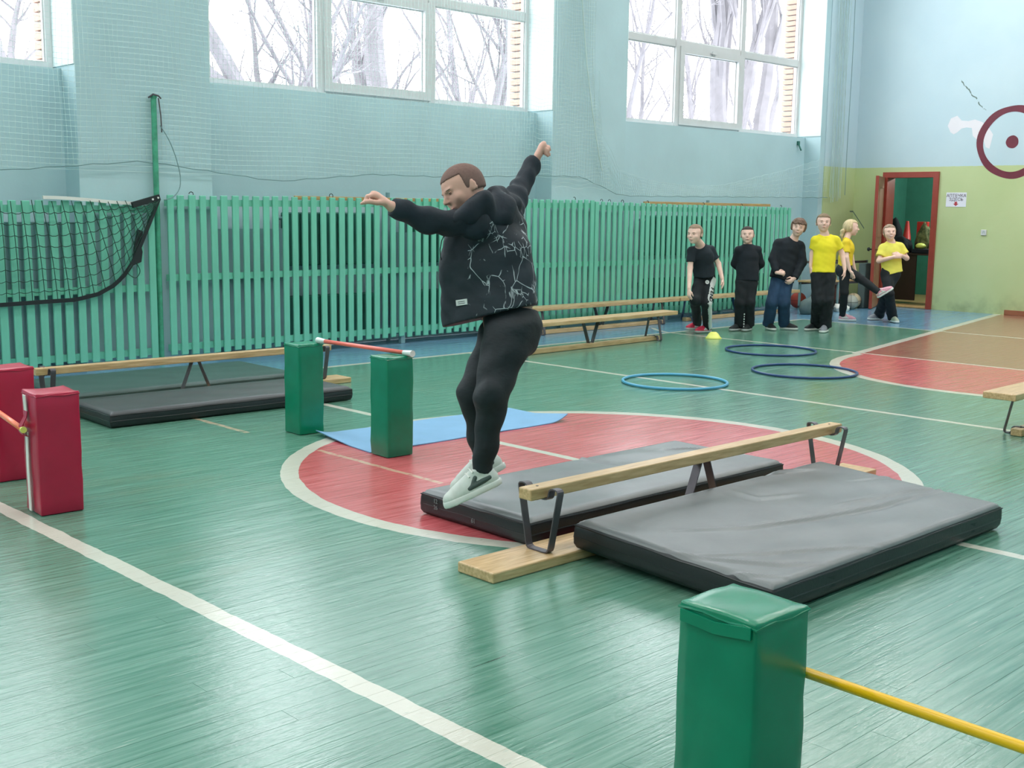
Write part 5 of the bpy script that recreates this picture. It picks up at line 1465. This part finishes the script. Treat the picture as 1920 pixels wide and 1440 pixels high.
c0 = px(885, 520, D) - org
side = X(nt, sp.outputs[0]) * float(CAM_R[0]) + X(nt, sp.outputs[1]) * float(CAM_R[1]) - float(c0 @ CAM_R * 1.0 - c0[2] * CAM_R[2])
cr_ = cr_ * side.gt(-.015)
base = mixc(nt, noise(nt, oc, 5.0, 3.0).ramp(.3, .7), lin(20, 28, 38), lin(38, 46, 56))
nt.links.new(mixc(nt, cr_, base, lin(176, 182, 188)), bs.inputs['Base Color']); bs.inputs['Roughness'].default_value = .7
bump(nt, bs, noise(nt, oc, 9.0, 3.0), .7, .012)

J = dict(head=px(869, 356, 5.10), neck=px(910, 396, 5.15), sl=px(893, 420, 5.05), sr=px(952, 404, 5.34), el=px(803, 413, 4.95), wl=px(735, 388, 4.88), er=px(977, 352, 5.52), wr=px(1003, 303, 5.60),
         chest=px(918, 440, 5.2), waist=px(946, 560, 5.2), pelvis=px(955, 605, 5.2), hl=px(952, 640, 5.12), hr=px(938, 635, 5.30), kl=px(921, 748, 5.02), kr=px(888, 740, 5.22), al=px(905, 884, 5.10), ar=px(912, 858, 5.33))
bn = cdir(-.35, 0, -1)
hf, hu, hh = cdir(-.78, -.40, .40), cdir(-.34, .9, .0), .222
B = Field(.0065)
B.cone(J['pelvis'], J['waist'], .118, .112, .03, bn, 1.3); B.cone(J['waist'], J['chest'], .112, .125, .03, bn, 1.3); B.cone(J['chest'], J['neck'], .11, .055, .03, bn, 1.2)
B.cone(J['sl'], J['sr'], .045, .045, .03)
for s in 'lr':
    B.cone(J['s' + s], J['e' + s], .043, .036, .02); B.cone(J['e' + s], J['w' + s], .037, .024, .015)
    B.cone(J['h' + s], J['k' + s], .075, .052, .03); B.cone(J['k' + s], J['a' + s], .050, .032, .02)
    B.cone(J['a' + s], J['a' + s] + cdir(-.5, -.6, 0) * .05, .03, .03, .01)
head(B, J['head'], hh, hf, hu, J['neck'], .056, plump=1.08)
hand(B, J['wl'] + cdir(-.7, .45, 0) * .008, cdir(-.78, .55, .1), cdir(-.52, -.80, -.1), cdir(-.25, -.15, .95), 1.35, .96, 1.25, k=.006)
hand(B, J['wr'] + cdir(.4, .8, 0) * .008, cdir(.42, .88, -.05), cdir(.92, -.38, -.2), cdir(-.15, .45, -.85), 1.2, .98, 1.2, fist=True)
body = mesh_obj('body', B.mesh(), SKIN_P, hero, org)
face_bits(body, J['head'], hh, hf, hu, org, closed=True)
hair_cap(J['head'], hh, hf, hu, .0055, org, body, H_RED, thick=.0035, line=.27, side=.0, nape=-.12, grain=.0005, low=.93)
# jacket body
S = Field(.0065)
jn = cdir(.12, 0, 1)
hem_p, hem_n = px(918, 593, D), unit(cdir(.235, -.97, 0))
S.cone(px(922, 415, 5.19), px(908, 500, 5.2), .140, .184, .04, jn, 1.42); S.cone(px(908, 500, 5.2), px(920, 640, 5.2), .184, .198, .04, jn, 1.42)
S.cone(J['sl'], J['sr'], .056, .054, .05); S.ell(px(915, 410, 5.22), np.eye(3), (.08, .08, .05), .04)
S.cone(px(862, 455, 5.16), px(858, 600, 5.18), .066, .058, .04, cdir(.5, 0, 1), 1.5)
S.cone(px(966, 430, 5.24), px(972, 600, 5.2), .055, .075, .05); S.cone(px(950, 470, 5.16), px(955, 610, 5.16), .11, .13, .05, jn, 1.2)
jw1, jw2 = wrinkle(5, .012, 15, (1, 1, .7)), wrinkle(6, .006, 38, (1, 1, .8)); jw = lambda P: jw1(P) + jw2(P) * .6
jacket = mesh_obj('jacket', S.mesh(jw, cuts=((hem_p, hem_n),)), JACKET, hero, org)
SLEEVE = M('plain_black_sleeve', lin(22, 32, 44), .75, var=.25, scale=6, bmp=.7, bscale=11)
for s, rr in (('l', (.066, .053, .033)), ('r', (.060, .046, .034))):
    A_ = Field(.006); d2 = unit(J['w' + s] - J['e' + s])
    A_.cone(J['s' + s] + (px(922, 415, 5.19) - J['s' + s]) * .42, J['s' + s], rr[0] * .86, rr[0] * .98, .03); A_.cone(J['s' + s], J['e' + s], rr[0], rr[1], .03); A_.cone(J['e' + s], J['w' + s] + d2 * .02, rr[1], rr[2], .02, cuts=((J['w' + s] - d2 * .002, d2),))
    sl_ = mesh_obj('sleeve', A_.mesh(lambda P, w1=wrinkle(21 if s == 'l' else 22, .008, 24, (1.3, 1.3, 1)), w2=wrinkle(51, .006, 55, (1, 1, .6)): w1(P) + .5 * w2(P)), SLEEVE, jacket, org)
Hd = Field(.006)
hu2 = cdir(0, 1, 0)
Hd.cone(px(905, 402, 5.07), px(950, 382, 5.26), .062, .058, .04); Hd.ell(px(932, 392, 5.135), (unit(cdir(1, .35, 0)), cdir(0, 0, 1), unit(cdir(-.35, 1, 0))), (.090, .066, .078), .03); Hd.ell(px(926, 415, 5.11), (cdir(1, .2, .1), cdir(0, 0, 1), cdir(-.2, 1, 0)), (.070, .040, .030), .03)
Hd.cone(px(922, 362, 5.16), px(940, 360, 5.22), .034, .030, .03); Hd.cone(px(906, 376, 5.02), px(882, 400, 4.985), .046, .042, .06); Hd.cone(px(882, 400, 4.985), px(852, 412, 4.965), .042, .030, .05)
hw_ = wrinkle(31, .010, 26); hw2 = wrinkle(33, .008, 50, (1, 1, .5)); mesh_obj('hood', Hd.mesh(lambda P: hw_(P) + hw2(P) * .5), SLEEVE, jacket, org)
# pale stitched label on the front of the jacket and a hanging cord
jv = np.array([v.co[:] for v in jacket.data.vertices]) + org
jz = (jv - V3(0, 0, CAM_H)) @ CAM_N; jx = 960 + CAM_F * ((jv - V3(0, 0, CAM_H)) @ CAM_R) / jz; jy = 720 + CAM_F * ((jv - V3(0, 0, CAM_H)) @ CAM_D) / jz
near = np.where(np.hypot(jx - 866, jy - 567) < 9)[0]; ji = near[np.argmin(jz[near])]
ln = unit(np.mean([jacket.data.vertices[int(i)].normal[:] for i in near if jz[i] < jz[ji] + .04], 0)); ly = unit(cdir(-.12, 1, 0) - ln * (cdir(-.12, 1, 0) @ ln)); lx = np.cross(ly, ln)
lc = px(866, 567, float(np.mean([jz[i] for i in near if jz[i] < jz[ji] + .04]))) - org
vv = [lc + lx * a * .026 + ly * b * .0125 for a, b in ((-1, -1), (1, -1), (1, 1), (-1, 1))]
bm = bmesh.new(); lo4 = [bm.verts.new(p - ln * .012) for p in vv]; hi4 = [bm.verts.new(p + ln * .005) for p in vv]
bm.faces.new(hi4); bm.faces.new(lo4[::-1])
for k in range(4): bm.faces.new((lo4[k], lo4[(k + 1) % 4], hi4[(k + 1) % 4], hi4[k]))
lab = obj('cloth_label', bm, STRIPE_W, jacket)
for dy in (.003, -.005):
    cpt = lc + ly * dy + ln * .0055; bm = bmesh.new(); strip(bm, [cpt - lx * .016, cpt + lx * .016], tuple(ly * .0022), .0006); obj('label_print', bm, SLEEVE, jacket)
obj('drawstring', tube_bm([Vector(px(a, b, 5.12) - org) for a, b in ((834, 438), (828, 452), (825, 468), (826, 482), (830, 496))], .0024, 6), BLACK_T, jacket)
# trousers
HT = M('black_sweatpants', lin(20, 28, 34), .75, var=.25, scale=6, bmp=.7, bscale=9, stretch=(1, 1, 1.8))
T = Field(.0065)
wp, wn = px(956, 577, D), unit(cdir(.10, .99, 0))
T.cone(px(955, 560, D), px(957, 612, D), .118, .128, .03, bn, 1.2)
T.ell(px(974, 622, 5.2), (cdir(1, 0, 0), cdir(0, 0, 1), cdir(0, 1, 0)), (.098, .12, .115), .05)
T.cone(px(951, 632, 5.13), px(922, 748, 5.03), .112, .072, .03); T.cone(px(922, 748, 5.03), px(905, 886, 5.10), .068, .043, .03, cuts=((px(905, 887, 5.10), cdir(-.1, -1, 0)),))
T.cone(px(937, 630, 5.29), px(888, 740, 5.23), .100, .068, .03); T.cone(px(888, 740, 5.23), px(905, 862, 5.32), .064, .045, .03, cuts=((px(905, 864, 5.32), cdir(.1, -1, 0)),))
T.ell(px(917, 742, 4.98), np.eye(3), (.045, .045, .06), .03)
mesh_obj('trousers', T.mesh(wrinkle(41, .0065, 24, (1, 1, 1.5)), cuts=((wp, wn),)), HT, hero, org)
nt_, = [unit(cdir(-.90, -.40, .22))]
shoe(hero, J['al'], nt_, unit(cdir(-.42, .9, .12)), org, L=.262, up_m=SH_WHITE, sole_m=SOLE_W, vox=.005, accent=DARK_PANEL, lace=STRAP_W)
shoe(hero, J['ar'], unit(cdir(-.88, -.46, .1)), unit(cdir(-.46, .88, .05)), org, L=.262, up_m=SH_WHITE, sole_m=SOLE_W, vox=.005, accent=DARK_PANEL, lace=STRAP_W)
